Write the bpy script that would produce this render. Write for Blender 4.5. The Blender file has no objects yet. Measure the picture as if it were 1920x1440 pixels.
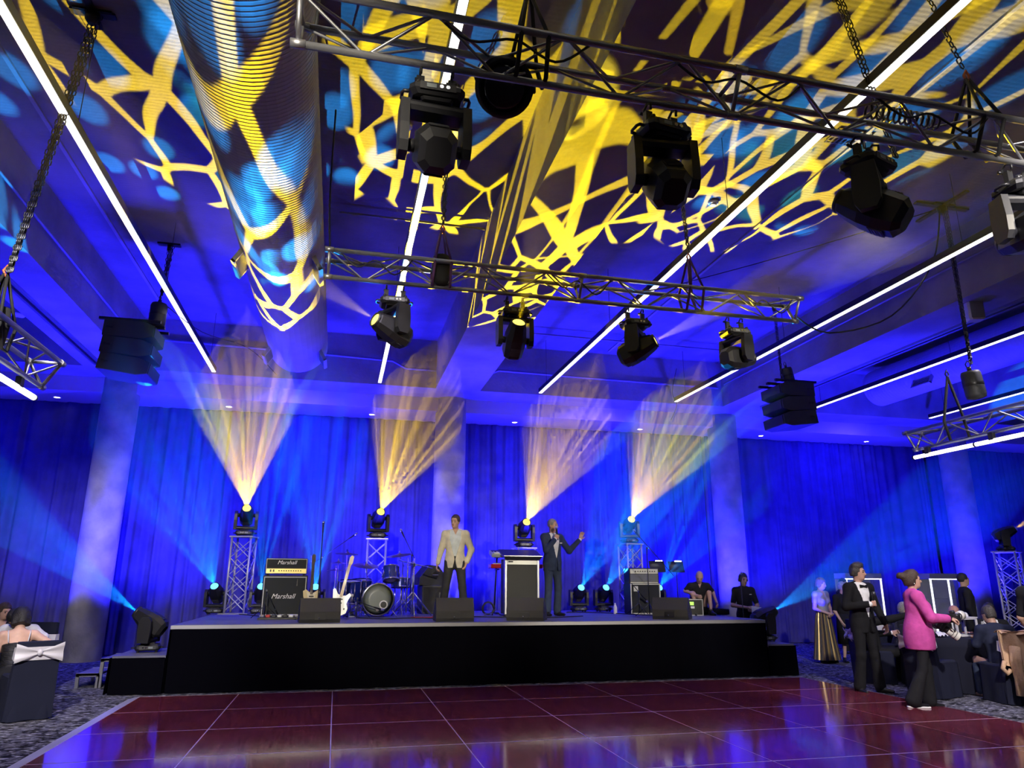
import bpy, bmesh, math, random
import numpy as np
from mathutils import Vector, Matrix
from math import pi, sin, cos, radians

sc = bpy.context.scene
COL = sc.collection
R = random.Random(7)

# ------------------------------------------------------------------ camera
CAM_H = 1.5
cam_d = bpy.data.cameras.new('camera'); cam = bpy.data.objects.new('camera', cam_d); COL.objects.link(cam)
cam_d.sensor_width = 36.0; cam_d.lens = 25.0; cam_d.clip_start = 0.05; cam_d.clip_end = 200
pit, yaw, rol = radians(15.564), radians(13.36), radians(0.19)
fw = Vector((sin(yaw)*cos(pit), cos(yaw)*cos(pit), sin(pit)))
rt = Vector((cos(yaw), -sin(yaw), 0)); up = rt.cross(fw)
rt, up = rt*cos(rol)+up*sin(rol), up*cos(rol)-rt*sin(rol)
cam.matrix_world = Matrix(((rt.x, up.x, -fw.x, 0), (rt.y, up.y, -fw.y, 0), (rt.z, up.z, -fw.z, CAM_H), (0, 0, 0, 1)))
sc.camera = cam

# ------------------------------------------------------------------ world, exposure
w = bpy.data.worlds.new('world'); sc.world = w; w.use_nodes = True
w.node_tree.nodes['Background'].inputs[0].default_value = (0.35, 0.36, 0.55, 1)
w.node_tree.nodes['Background'].inputs[1].default_value = 0.05
sc.view_settings.view_transform = 'Standard'; sc.view_settings.look = 'None'
sc.view_settings.gamma = 1; sc.view_settings.use_curve_mapping = False
sc.view_settings.exposure = 0.0
cy = sc.cycles
cy.use_denoising = True; cy.max_bounces = 4; cy.diffuse_bounces = 2; cy.glossy_bounces = 2
cy.transmission_bounces = 4; cy.volume_bounces = 0; cy.transparent_max_bounces = 24
cy.sample_clamp_indirect = 3.0; cy.caustics_reflective = False; cy.caustics_refractive = False
cy.use_light_tree = True; cy.use_adaptive_sampling = True; cy.adaptive_threshold = 0.11; cy.adaptive_min_samples = 10

BLUE = (0.014, 0.009, 1.0); CYAN = (0.015, 0.34, 1.0); YEL = (1.0, 0.74, 0.02); WARM = (1.0, 0.9, 0.72); WHITE = (1, 1, 1)

def frame_to(loc, target, upv=(0, 0, 1)):
    z = (Vector(loc) - Vector(target)).normalized(); x = Vector(upv).cross(z)
    if x.length < 1e-4: x = Vector((1, 0, 0))
    x.normalize(); y = z.cross(x)
    return Matrix(((x.x, y.x, z.x, loc[0]), (x.y, y.y, z.y, loc[1]), (x.z, y.z, z.z, loc[2]), (0, 0, 0, 1)))

def gobo_nodes(lt, kind, seed, scale, thr):
    """the steel or glass pattern wheel inside a moving head: modulates the lamp by emission direction"""
    lt.use_nodes = True; nt = lt.node_tree; N = nt.nodes; L = nt.links
    em = [n for n in N if n.type == 'EMISSION'][0]
    tc = N.new('ShaderNodeTexCoord'); sp = N.new('ShaderNodeSeparateXYZ'); L.new(tc.outputs['Normal'], sp.inputs[0])
    def m(op, a, b=None, c=None):
        n = N.new('ShaderNodeMath'); n.operation = op
        for i, v in enumerate((a, b, c)):
            if v is None: continue
            if isinstance(v, (int, float)): n.inputs[i].default_value = v
            else: L.new(v, n.inputs[i])
        return n.outputs[0]
    zz = m('ABSOLUTE', sp.outputs[2])
    u = m('DIVIDE', sp.outputs[0], zz); v = m('DIVIDE', sp.outputs[1], zz)
    cb = N.new('ShaderNodeCombineXYZ'); L.new(u, cb.inputs[0]); L.new(v, cb.inputs[1]); cb.inputs[2].default_value = seed*3.7
    if kind == 'branches':
        nz = N.new('ShaderNodeTexNoise'); nz.inputs['Scale'].default_value = scale*0.9; nz.inputs['Detail'].default_value = 1
        L.new(cb.outputs[0], nz.inputs['Vector'])
        vm = N.new('ShaderNodeVectorMath'); vm.operation = 'MULTIPLY_ADD'
        L.new(nz.outputs['Color'], vm.inputs[0]); vm.inputs[1].default_value = (0.35/scale,)*3; L.new(cb.outputs[0], vm.inputs[2])
        vo = N.new('ShaderNodeTexVoronoi'); vo.voronoi_dimensions = '2D'; vo.feature = 'DISTANCE_TO_EDGE'; vo.inputs['Scale'].default_value = scale
        L.new(vm.outputs[0], vo.inputs['Vector'])
        n2 = N.new('ShaderNodeTexNoise'); n2.inputs['Scale'].default_value = scale*0.6; n2.inputs['Detail'].default_value = 0
        L.new(cb.outputs[0], n2.inputs['Vector'])
        lim = m('MULTIPLY_ADD', n2.outputs[0], thr*2.6, -thr*0.35)
        d = m('SUBTRACT', lim, vo.outputs['Distance'])
        f = m('MULTIPLY', d, 60.0)
    elif kind == 'dots':
        vo = N.new('ShaderNodeTexVoronoi'); vo.voronoi_dimensions = '2D'; vo.inputs['Scale'].default_value = scale
        L.new(cb.outputs[0], vo.inputs['Vector'])
        d = m('SUBTRACT', thr, vo.outputs['Distance']); f = m('MULTIPLY', d, 9.0)
    else:  # fingers: a beam cut into rays
        vo = N.new('ShaderNodeTexNoise'); vo.inputs['Scale'].default_value = scale; vo.inputs['Detail'].default_value = 2
        L.new(cb.outputs[0], vo.inputs['Vector'])
        d = m('SUBTRACT', vo.outputs[0], thr); f = m('MULTIPLY_ADD', d, 5.0, 0.35)
    mx = m('MINIMUM', m('MAXIMUM', f, 0.0), 1.0)
    L.new(mx, em.inputs['Strength'])

def spot(name, loc, target, power, color, angle, blend=0.3, radius=0.05, gobo=None):
    lt = bpy.data.lights.new(name, 'SPOT'); lt.energy = power; lt.color = color
    lt.spot_size = radians(angle); lt.spot_blend = blend; lt.shadow_soft_size = radius
    o = bpy.data.objects.new(name, lt); COL.objects.link(o); o.matrix_world = frame_to(loc, target)
    if gobo: gobo_nodes(lt, *gobo)
    return o

# blue LED flood lamps standing at the feet of the columns, aimed up them and over the curtain
for x, pw in ((-5.9, 550), (-3.5, 1300), (1.1, 1300), (3.6, 1300), (8.2, 1300), (10.7, 1000), (15.2, 800), (17.8, 600)):
    spot('column_uplight', (x, 15.35, 0.95), (x+(.35 if x in (-5.9, 1.1, 8.2, 15.2) else -.35), 16.9, 4.2), pw, BLUE, 140, 0.9, 0.06)
# added blue lamps without fixtures, thrown down the curtain from near the edge beam
for x, pw in ((-8.5, 300), (-1.2, 1400), (5.9, 1500), (13.0, 800)):
    spot('added_curtain_wash', (x, 15.0, 5.35), (x, 17.2, 2.6), pw, BLUE, 150, 0.9, 0.08)
# added unseen blue lamps at stage level, brightening the back of the ceiling
for x in (-3.6, .2, 4.6, 9.0, 13.0):
    spot('added_ceiling_wash', (x, 14.5 if x in (.2, 4.6) else 12.7, 1.0), (x, 12.9, 6.7), 5200, BLUE, 104, 1.0, 0.45)
# front-of-house wash from the lighting position behind the camera, narrow on the stage
spot('front_wash', (-2.0, -2.5, 5.4), (1.2, 13.3, 2.0), 5200, WARM, 22, 0.6, 0.15)
spot('front_wash', (6.5, -2.5, 5.4), (4.6, 13.3, 2.0), 4600, WARM, 22, 0.6, 0.15)
# added fill spots near the camera, brightening the guests and left column base
spot('added_fill', (4.0, 0.6, 5.6), (8.6, 9.6, .9), 3600, (1.0, 0.93, 0.90), 36, 0.7, 0.15)
spot('added_fill', (-2.2, 0.8, 5.2), (-4.2, 13.2, .7), 4200, (1.0, 0.93, 0.90), 34, 0.7, 0.15)
# added dim fill spots brightening the floor and, by bounce, the ceiling
for x, y in ((0.5, 6.0), (5.5, 6.0), (9.0, 7.0), (-3.5, 8.0)):
    spot('added_fill', (x, y, 5.5), (x, y+.6, 0), 420, (0.88, 0.80, 1.0), 100, 0.9, 0.15)
# ------------------------------------------------------------------ helpers
_MATS = {}
def mat(name, col, rough=0.5, metal=0.0, var=0.0, vscale=6.0, bump=0.0, bscale=40.0, emit=None, estr=0.0, spec=None, stretch=None, coat=0.0, alpha=None):
    if name in _MATS: return _MATS[name]
    m = bpy.data.materials.new(name); _MATS[name] = m; m.use_nodes = True
    nt = m.node_tree; N = nt.nodes; L = nt.links; b = N['Principled BSDF']
    b.inputs['Base Color'].default_value = (*col, 1); b.inputs['Roughness'].default_value = rough; b.inputs['Metallic'].default_value = metal
    if spec is not None: b.inputs['Specular IOR Level'].default_value = spec
    if coat: b.inputs['Coat Weight'].default_value = coat; b.inputs['Coat Roughness'].default_value = 0.05
    if emit: b.inputs['Emission Color'].default_value = (*emit, 1); b.inputs['Emission Strength'].default_value = estr
    if alpha is not None: b.inputs['Alpha'].default_value = alpha
    if var or bump:
        tc = N.new('ShaderNodeTexCoord'); src = tc.outputs['Object']
        if stretch:
            mp = N.new('ShaderNodeMapping'); mp.inputs['Scale'].default_value = stretch; L.new(src, mp.inputs[0]); src = mp.outputs[0]
    if var:
        nz = N.new('ShaderNodeTexNoise'); nz.inputs['Scale'].default_value = vscale; nz.inputs['Detail'].default_value = 4; L.new(src, nz.inputs['Vector'])
        cr = N.new('ShaderNodeValToRGB'); L.new(nz.outputs[0], cr.inputs[0])
        cr.color_ramp.elements[0].position = 0.3; cr.color_ramp.elements[1].position = 0.7
        cr.color_ramp.elements[0].color = (*[c*(1-var) for c in col], 1); cr.color_ramp.elements[1].color = (*[min(1, c*(1+var)) for c in col], 1)
        L.new(cr.outputs[0], b.inputs['Base Color'])
    if bump:
        n2 = N.new('ShaderNodeTexNoise'); n2.inputs['Scale'].default_value = bscale; n2.inputs['Detail'].default_value = 3; L.new(src, n2.inputs['Vector'])
        bp = N.new('ShaderNodeBump'); bp.inputs['Strength'].default_value = bump; bp.inputs['Distance'].default_value = 0.02
        L.new(n2.outputs[0], bp.inputs['Height']); L.new(bp.outputs[0], b.inputs['Normal'])
    return m

def V(*a): return Vector(a)
def basis(d):
    d = Vector(d).normalized(); a = Vector((0, 0, 1)) if abs(d.z) < 0.95 else Vector((1, 0, 0))
    x = a.cross(d).normalized(); return x, d.cross(x), d
def rotz(a): return Matrix.Rotation(a, 4, 'Z')
def xf(loc=(0, 0, 0), rz=0, rx=0, ry=0):
    return Matrix.Translation(loc) @ Matrix.Rotation(rz, 4, 'Z') @ Matrix.Rotation(ry, 4, 'Y') @ Matrix.Rotation(rx, 4, 'X')

class MB:
    def __init__(s): s.v = []; s.f = []; s.m = []; s.cur = 0; s.sm = []
    def add(s, vs, fs, smooth=False, M=None):
        k = len(s.v)
        s.v += [tuple(M @ Vector(p)) for p in vs] if M is not None else [tuple(p) for p in vs]
        s.f += [tuple(i+k for i in f) for f in fs]; s.m += [s.cur]*len(fs); s.sm += [smooth]*len(fs); return s
    def box(s, c, d, M=None, taper=None):
        x, y, z = c; a, b, h = d[0]/2, d[1]/2, d[2]/2; t = taper or (1, 1)
        vs = [(x-a, y-b, z-h), (x+a, y-b, z-h), (x+a, y+b, z-h), (x-a, y+b, z-h),
              (x-a*t[0], y-b*t[1], z+h), (x+a*t[0], y-b*t[1], z+h), (x+a*t[0], y+b*t[1], z+h), (x-a*t[0], y+b*t[1], z+h)]
        return s.add(vs, [(0, 3, 2, 1), (4, 5, 6, 7), (0, 1, 5, 4), (1, 2, 6, 5), (2, 3, 7, 6), (3, 0, 4, 7)], M=M)
    def cbox(s, c, d, r=0.01, M=None):
        """box with chamfered edges: eight-sided outline in plan, chamfered top and bottom"""
        x, y, z = c; a, b, h = d[0]/2, d[1]/2, d[2]/2; r = min(r, a*.9, b*.9, h*.9)
        def ring(k, zz): return [(x-a+k+r, y-b+k, zz), (x+a-k-r, y-b+k, zz), (x+a-k, y-b+k+r, zz), (x+a-k, y+b-k-r, zz), (x+a-k-r, y+b-k, zz), (x-a+k+r, y+b-k, zz), (x-a+k, y+b-k-r, zz), (x-a+k, y-b+k+r, zz)]
        vs = ring(r*.7, z-h)+ring(0, z-h+r)+ring(0, z+h-r)+ring(r*.7, z+h)
        fs = [tuple(range(7, -1, -1)), tuple(range(24, 32))]
        for k in range(3):
            for i in range(8): j = (i+1) % 8; fs.append((k*8+i, k*8+j, k*8+8+j, k*8+8+i))
        return s.add(vs, fs, M=M)
    def cyl(s, p0, p1, r0, r1=None, n=12, caps=True, M=None, smooth=True):
        r1 = r0 if r1 is None else r1; p0 = Vector(p0); p1 = Vector(p1); x, y, d = basis(p1-p0); vs = []
        for p, r in ((p0, r0), (p1, r1)):
            for i in range(n): a = 2*pi*i/n; vs.append(p+x*(r*cos(a))+y*(r*sin(a)))
        s.add(vs, [(i, (i+1) % n, n+(i+1) % n, n+i) for i in range(n)], smooth, M)
        if caps:
            k = len(s.v)-2*n; s.f += [tuple(k+i for i in range(n-1, -1, -1)), tuple(k+n+i for i in range(n))]; s.m += [s.cur]*2; s.sm += [False]*2
        return s
    def tube(s, pts, r, n=6, M=None, closed=False, smooth=True):
        pts = [Vector(p) for p in pts]; vs = []; K = len(pts); rr = r if isinstance(r, (list, tuple)) else [r]*K; X = None
        for i, p in enumerate(pts):
            a = pts[(i-1) % K] if (closed or i > 0) else p; b = pts[(i+1) % K] if (closed or i < K-1) else p
            d = (b-a).normalized()
            if X is None: X, Yv, _ = basis(d)
            else: X = (X-d*X.dot(d)).normalized(); Yv = d.cross(X)
            for j in range(n): t = 2*pi*j/n; vs.append(p+X*(rr[i]*cos(t))+Yv*(rr[i]*sin(t)))
        fs = []
        for i in range(K if closed else K-1):
            i2 = (i+1) % K
            for j in range(n): fs.append((i*n+j, i*n+(j+1) % n, i2*n+(j+1) % n, i2*n+j))
        if not closed: fs += [tuple(range(n-1, -1, -1)), tuple((K-1)*n+j for j in range(n))]
        return s.add(vs, fs, smooth, M)
    def lathe(s, prof, p=(0, 0, 0), d=(0, 0, 1), n=20, M=None, smooth=True, caps=True):
        """prof: (r, h) pairs along axis d from p"""
        p = Vector(p); x, y, d = basis(d); vs = []
        for r, h in prof:
            for i in range(n): a = 2*pi*i/n; vs.append(p+d*h+x*(r*cos(a))+y*(r*sin(a)))
        fs = []
        for k in range(len(prof)-1):
            for i in range(n): j = (i+1) % n; fs.append((k*n+i, k*n+j, k*n+n+j, k*n+n+i))
        s.add(vs, fs, smooth, M)
        if caps:
            k0 = len(s.v)-len(vs)
            s.f += [tuple(k0+i for i in range(n-1, -1, -1)), tuple(k0+(len(prof)-1)*n+i for i in range(n))]; s.m += [s.cur]*2; s.sm += [False]*2
        return s
    def prism(s, poly, h, M=None, z0=0.0, smooth=False):
        n = len(poly); vs = [(x, y, z0) for x, y in poly]+[(x, y, z0+h) for x, y in poly]
        fs = [tuple(range(n-1, -1, -1)), tuple(range(n, 2*n))]+[(i, (i+1) % n, n+(i+1) % n, n+i) for i in range(n)]
        return s.add(vs, fs, smooth, M)
    def ball(s, c, r, n=10, M=None, sc=(1, 1, 1)):
        vs = []; fs = []; m = max(4, n//2+1)
        for i in range(1, m):
            t = pi*i/m
            for j in range(n): a = 2*pi*j/n; vs.append((c[0]+r*sc[0]*sin(t)*cos(a), c[1]+r*sc[1]*sin(t)*sin(a), c[2]+r*sc[2]*cos(t)))
        vs += [(c[0], c[1], c[2]+r*sc[2]), (c[0], c[1], c[2]-r*sc[2])]; T = len(vs)-2
        for i in range(m-2):
            for j in range(n): j2 = (j+1) % n; fs.append((i*n+j, i*n+n+j, i*n+n+j2, i*n+j2))
        for j in range(n): j2 = (j+1) % n; fs += [(T, j, j2), (T+1, (m-2)*n+j2, (m-2)*n+j)]
        return s.add(vs, fs, True, M)
    def grid(s, fn, nu, nv, smooth=True, M=None):
        vs = [fn(i/nu, j/nv) for j in range(nv+1) for i in range(nu+1)]; W = nu+1
        return s.add(vs, [(j*W+i, j*W+i+1, j*W+W+i+1, j*W+W+i) for j in range(nv) for i in range(nu)], smooth, M)
    def mesh(s, name, mats):
        me = bpy.data.meshes.new(name); me.from_pydata(s.v, [], s.f)
        for m in (mats if isinstance(mats, (list, tuple)) else [mats]): me.materials.append(m)
        me.polygons.foreach_set('material_index', s.m); me.polygons.foreach_set('use_smooth', s.sm); me.update(); return me
    def build(s, name, mats, parent=None, M=None):
        o = bpy.data.objects.new(name, s.mesh(name, mats)); COL.objects.link(o)
        if parent is not None: o.parent = parent
        if M is not None: o.matrix_local = M
        return o

def empty(name, loc=(0, 0, 0), rz=0):
    o = bpy.data.objects.new(name, None); COL.objects.link(o); o.location = loc; o.rotation_euler = (0, 0, rz); o.empty_display_size = 0.1; return o
def tag(o, label, cat, group=None, kind=None):
    o['label'] = label; o['category'] = cat
    if group: o['group'] = group
    if kind: o['kind'] = kind
    return o
def struct(o, label=None):
    o['kind'] = 'structure'
    if label: o['label'] = label
    return o
def thing(name, label, cat, loc=(0, 0, 0), rz=0, group=None): return tag(empty(name, loc, rz), label, cat, group)
def part(name, parent, mats, fn, label=None):
    b = MB(); fn(b); o = b.build(name, mats, parent)
    if label: o['label'] = label
    return o
def inst(name, mesh, parent=None, M=None):
    o = bpy.data.objects.new(name, mesh); COL.objects.link(o)
    if parent is not None: o.parent = parent
    if M is not None: o.matrix_local = M
    return o
def copy_tree(o, parent=None):
    c = o.copy(); COL.objects.link(c); c.parent = parent
    for ch in list(o.children): copy_tree(ch, c)
    return c
def text(name, body, size, mt, parent, M, shear=0.0, ext=0.001, align='CENTER'):
    cu = bpy.data.curves.new(name, 'FONT'); cu.body = body; cu.size = size; cu.shear = shear; cu.extrude = ext
    cu.align_x = align; cu.align_y = 'CENTER'
    o = bpy.data.objects.new(name, cu); COL.objects.link(o); dg = bpy.context.evaluated_depsgraph_get()
    me = bpy.data.meshes.new_from_object(o.evaluated_get(dg)); bpy.data.objects.remove(o); me.materials.clear(); me.materials.append(mt)
    return inst(name, me, parent, M)
FRONT = Matrix.Rotation(pi/2, 4, 'X')      # text standing upright, facing -Y
# ------------------------------------------------------------------ materials of the setting
def nodes_of(m): return m.node_tree.nodes, m.node_tree.links, m.node_tree.nodes['Principled BSDF']
def carpet_mat():
    m = mat('carpet', (0.05, 0.05, 0.06), 0.95, spec=0.1); N, L, b = nodes_of(m)
    tc = N.new('ShaderNodeTexCoord'); mp = N.new('ShaderNodeMapping'); mp.inputs['Scale'].default_value = (2.3, 3.6, 1); L.new(tc.outputs['Object'], mp.inputs[0])
    nz = N.new('ShaderNodeTexNoise'); nz.inputs['Scale'].default_value = 1.6; nz.inputs['Detail'].default_value = 3; nz.inputs['Distortion'].default_value = 1.6; L.new(mp.outputs[0], nz.inputs['Vector'])
    vo = N.new('ShaderNodeTexVoronoi'); vo.feature = 'DISTANCE_TO_EDGE'; vo.inputs['Scale'].default_value = 1.7
    vm = N.new('ShaderNodeVectorMath'); vm.operation = 'MULTIPLY_ADD'; L.new(nz.outputs['Color'], vm.inputs[0]); vm.inputs[1].default_value = (1.1, 1.1, 0); L.new(mp.outputs[0], vm.inputs[2]); L.new(vm.outputs[0], vo.inputs['Vector'])
    r1 = N.new('ShaderNodeValToRGB'); L.new(vo.outputs['Distance'], r1.inputs[0])
    e = r1.color_ramp.elements; e[0].position = 0.03; e[0].color = (0.008, 0.008, 0.011, 1); e[1].position = 0.13; e[1].color = (0.10, 0.10, 0.125, 1)
    n2 = N.new('ShaderNodeTexNoise'); n2.inputs['Scale'].default_value = 5.5; n2.inputs['Detail'].default_value = 5; L.new(mp.outputs[0], n2.inputs['Vector'])
    r2 = N.new('ShaderNodeValToRGB'); L.new(n2.outputs[0], r2.inputs[0]); e = r2.color_ramp.elements; e[0].position = 0.54; e[0].color = (0, 0, 0, 1); e[1].position = 0.66; e[1].color = (1, 1, 1, 1)
    mx = N.new('ShaderNodeMixRGB'); L.new(r2.outputs[0], mx.inputs[0]); L.new(r1.outputs[0], mx.inputs[1]); mx.inputs[2].default_value = (0.40, 0.40, 0.46, 1)
    L.new(mx.outputs[0], b.inputs['Base Color'])
    n3 = N.new('ShaderNodeTexNoise'); n3.inputs['Scale'].default_value = 220; bp = N.new('ShaderNodeBump'); bp.inputs['Strength'].default_value = 0.5; L.new(tc.outputs['Object'], n3.inputs['Vector']); L.new(n3.outputs[0], bp.inputs['Height']); L.new(bp.outputs[0], b.inputs['Normal'])
    return m
def concrete_mat(name, col, boards=0.0):
    m = mat(name, col, 0.85, var=0.22, vscale=1.3, bump=0.25, bscale=18, stretch=(1, 1, 1), spec=0.25); N, L, b = nodes_of(m)
    if boards:   # fine board marks left by the formwork, running along X
        tc = N.new('ShaderNodeTexCoord'); wv = N.new('ShaderNodeTexWave'); wv.bands_direction = 'Y'; wv.inputs['Scale'].default_value = 5.5; wv.inputs['Distortion'].default_value = 2.5; wv.inputs['Detail'].default_value = 3
        L.new(tc.outputs['Object'], wv.inputs['Vector']); bp = [n for n in N if n.type == 'BUMP'][0]
        ad = N.new('ShaderNodeMath'); ad.operation = 'MULTIPLY_ADD'; L.new(wv.outputs['Fac'], ad.inputs[0]); ad.inputs[1].default_value = boards
        L.new(bp.inputs['Height'].links[0].from_socket, ad.inputs[2]); L.new(ad.outputs[0], bp.inputs['Height'])
    return m
def wood_mat():
    m = mat('mahogany laminate', (0.10, 0.018, 0.016), 0.12, spec=0.4, coat=0.1); N, L, b = nodes_of(m)
    tc = N.new('ShaderNodeTexCoord'); mp = N.new('ShaderNodeMapping'); mp.inputs['Scale'].default_value = (14, 0.9, 1); mp.inputs['Rotation'].default_value = (0, 0, 0.5); L.new(tc.outputs['Object'], mp.inputs[0])
    nz = N.new('ShaderNodeTexNoise'); nz.inputs['Scale'].default_value = 2.2; nz.inputs['Detail'].default_value = 6; nz.inputs['Distortion'].default_value = 0.4; L.new(mp.outputs[0], nz.inputs['Vector'])
    r = N.new('ShaderNodeValToRGB'); L.new(nz.outputs[0], r.inputs[0]); e = r.color_ramp.elements
    e[0].position = 0.25; e[0].color = (0.075, 0.011, 0.022, 1); e[1].position = 0.8; e[1].color = (0.22, 0.036, 0.055, 1)
    L.new(r.outputs[0], b.inputs['Base Color'])
    rr = N.new('ShaderNodeMapRange'); L.new(nz.outputs[0], rr.inputs[0]); rr.inputs[3].default_value = 0.07; rr.inputs[4].default_value = 0.15; L.new(rr.outputs[0], b.inputs['Roughness'])
    return m
M_CARPET = carpet_mat(); M_CONC = concrete_mat('board-marked concrete', (0.20, 0.195, 0.20), 0.3); M_BEAM = concrete_mat('beam concrete', (0.34, 0.33, 0.33))
M_COLUMN = mat('column concrete', (0.50, 0.48, 0.45), 0.8, var=0.28, vscale=2.5, bump=0.2, bscale=30)
M_PLASTER = mat('painted plaster', (0.55, 0.50, 0.45), 0.8, var=0.05, vscale=1)
M_WOOD = wood_mat(); M_CURT = mat('black velour', (0.075, 0.07, 0.20), 0.95, spec=0.05, var=0.15, vscale=3)
M_ALU = mat('aluminium', (0.62, 0.62, 0.66), 0.32, 1.0); M_ALUD = mat('dull aluminium', (0.40, 0.40, 0.43), 0.42, 0.9)
M_TRIM = mat('silver edge trim', (0.60, 0.58, 0.68), 0.38, 0.55)
M_BLK = mat('black plastic', (0.016, 0.016, 0.019), 0.42); M_BLKM = mat('black metal', (0.02, 0.02, 0.022), 0.35, 0.3); M_BLKC = mat('black cloth', (0.010, 0.010, 0.013), 0.95, spec=0.15)
M_STRIP = mat('led diffuser', (0.9, 0.9, 0.9), 0.5, emit=(1.0, 0.97, 0.90), estr=2.4)
M_TUBE = mat('led tube diffuser', (0.9, 0.9, 0.9), 0.5, emit=(0.97, 0.97, 1.0), estr=3.5)
M_DL = mat('downlight lens', (1, 1, 1), 0.5, emit=(1.0, 0.93, 0.78), estr=9.0)
M_WHITE = mat('white paint', (0.75, 0.75, 0.75), 0.5); M_GREY = mat('grey paint', (0.25, 0.25, 0.28), 0.6)
M_CHROME = mat('chrome', (0.85, 0.85, 0.88), 0.12, 1.0)

# ------------------------------------------------------------------ floor, walls, ceiling
SLAB = 6.76; BEAM = 5.65; SOFF = 5.33; XC = (-11.8, -4.72, 2.38, 9.43, 16.5); YC = 16.25; CURT = 17.25
b = MB().grid(lambda u, v: (-14+38*u, -5+23*v, 0), 38, 23); struct(b.build('floor', M_CARPET), 'dark patterned carpet with pale grey blotches')
b = MB().box((5, 6.5, SLAB+.15), (38, 23, .3)); struct(b.build('ceiling', M_CONC), 'board-marked concrete ceiling slab')
b = MB().box((5, 17.7, 3.4), (38, .2, 6.8)); struct(b.build('wall_back', M_PLASTER))
b = MB().box((-14.0, 6.5, 3.4), (.2, 23, 6.8)); struct(b.build('wall_left', M_PLASTER))
b = MB().box((24.0, 6.5, 3.4), (.2, 23, 6.8)); struct(b.build('wall_right', M_PLASTER))
# beams: one along the column line, one over each column running towards the camera
b = MB().box((5, 15.675, (BEAM+SLAB)/2), (38, .85, SLAB-BEAM)); struct(b.build('trim_1', M_BEAM), 'concrete edge beam along the column line')
for i, x in enumerate(XC):
    bb = MB().box((x, 5.125, (BEAM+SLAB)/2), (1.0, 20.25, SLAB-BEAM)); struct(bb.build('trim_%d' % (i+2), M_BEAM), 'deep concrete beam running from the column towards the room')
b = MB().box((5, 16.75, (SOFF+SLAB)/2), (38, 1.3, SLAB-SOFF)); struct(b.build('trim_8', M_PLASTER), 'plaster bulkhead with downlights above the curtain')
COLS = []
CN = ['', 'concrete column with front-lit base standing left of the stage', 'concrete column behind the man in the cream jacket', 'concrete column behind the headset technician', 'concrete column at far right behind the lanyard man']
for i, x in enumerate(XC):
    if i == 0: continue
    b = MB().cyl((x, YC, 0), (x, YC, BEAM+.02), .36, n=48)
    tag(b.build('column', M_COLUMN), CN[i], 'column', 'round concrete columns')
# operable-wall tracks under the left and right beams
for x, lb in ((-4.86, 'left'), (9.85, 'right')):
    b = MB(); b.box((x-.055, 6.0, BEAM-.02), (.05, 18, .04)); b.box((x+.055, 6.0, BEAM-.02), (.05, 18, .04)); b.cur = 1; b.box((x, 6.0, BEAM-.008), (.06, 18, .016))
    tag(b.build('ceiling_track', [M_ALUD, M_BLKM]), 'folding-wall track with dark slot under the %s concrete beam' % lb, 'track')
# curtains, one stretch per bay
def curtain(x0, x1, label, seed):
    r = random.Random(seed); W = x1-x0; n = int(W/.028); amp = [(r.uniform(1.4, 2.4), r.uniform(0, 6), .045), (r.uniform(3.2, 4.6), r.uniform(0, 6), .045), (r.uniform(6.5, 8.5), r.uniform(0, 6), .020)]
    def fn(u, v):
        x = x0+W*u; y = CURT; k = 0.55+0.45*(1-v)
        for f, p, a in amp: y += a*k*sin(f*2*pi*x*(1+.04*sin(x*1.3+p))+p+.25*sin(v*5+p))
        return (x+.02*sin(9*x+v*2), y, .015+(SOFF-.02)*v)
    b = MB().grid(fn, n, 6)
    return tag(b.build('curtain', M_CURT), label, 'curtain', 'stage curtains')
curtain(-13.5, -4.75, 'pleated curtain stretch left of the left column', 1); curtain(-4.7, 2.36, 'pleated curtain stretch behind drums and guitar amplifier', 2)
curtain(2.4, 9.4, 'pleated curtain stretch behind lectern and bass amplifier', 3); curtain(9.46, 16.48, 'pleated curtain stretch behind the guests on the right', 4); curtain(16.52, 23.5, 'pleated curtain stretch right of the far right column', 5)
# downlights in the bulkhead soffit
DLN = ['left of the left column', 'above the tall yellow beam on the left', 'above the drum kit', 'above the lectern', 'above the bass amplifier', 'right of the right column', 'near the far right column']
for x, nm in zip((-6.14, -2.63, .57, 4.06, 7.4, 10.9, 14.2), DLN):
    t = thing('downlight', 'small round recessed downlight '+nm, 'downlight', (x, 16.8, SOFF), group='downlights in the bulkhead')
    part('rim', t, M_WHITE, lambda b: b.lathe([(.09, 0), (.09, -.012), (.065, -.012), (.06, -.004)], n=20, caps=False))
    part('lens', t, M_DL, lambda b: b.cyl((0, 0, -.002), (0, 0, -.006), .062, n=20))
# dance floor
DX0, DY0, PN = -2.42, 11.0, 1.235
df = MB(); df.box((DX0+4*PN, DY0-4.5*PN, .012), (8*PN+.004, 9*PN+.004, .024)); dfo = df.build('floor_dance', mat('panel joint metal', (0.72, 0.62, 0.66), 0.35, 0.6)); struct(dfo, 'glossy mahogany parquet dance floor with pale metal joints')
pm = MB().box((0, 0, .0), (PN-.011, PN-.024, .012)).mesh('panel', M_WOOD)
pms = []
for k in range(4):
    q = pm if k == 0 else pm.copy()
    pms.append(q)
for i in range(8):
    for j in range(9):
        inst('floor_panel', pm, dfo, Matrix.Translation((DX0+PN*(i+.5), DY0-PN*(j+.5), .0195)))
b = MB(); b.add([(DX0-.14, DY0-9*PN, 0), (DX0, DY0-9*PN, 0), (DX0, DY0-9*PN, .0255), (DX0-.14, DY0+.02, 0), (DX0, DY0+.02, 0), (DX0, DY0+.02, .0255)], [(0, 1, 2), (3, 5, 4), (0, 2, 5, 3), (0, 3, 4, 1), (1, 4, 5, 2)])
b.build('edge_ramp', M_TRIM, dfo)
XR = DX0+8*PN
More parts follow.
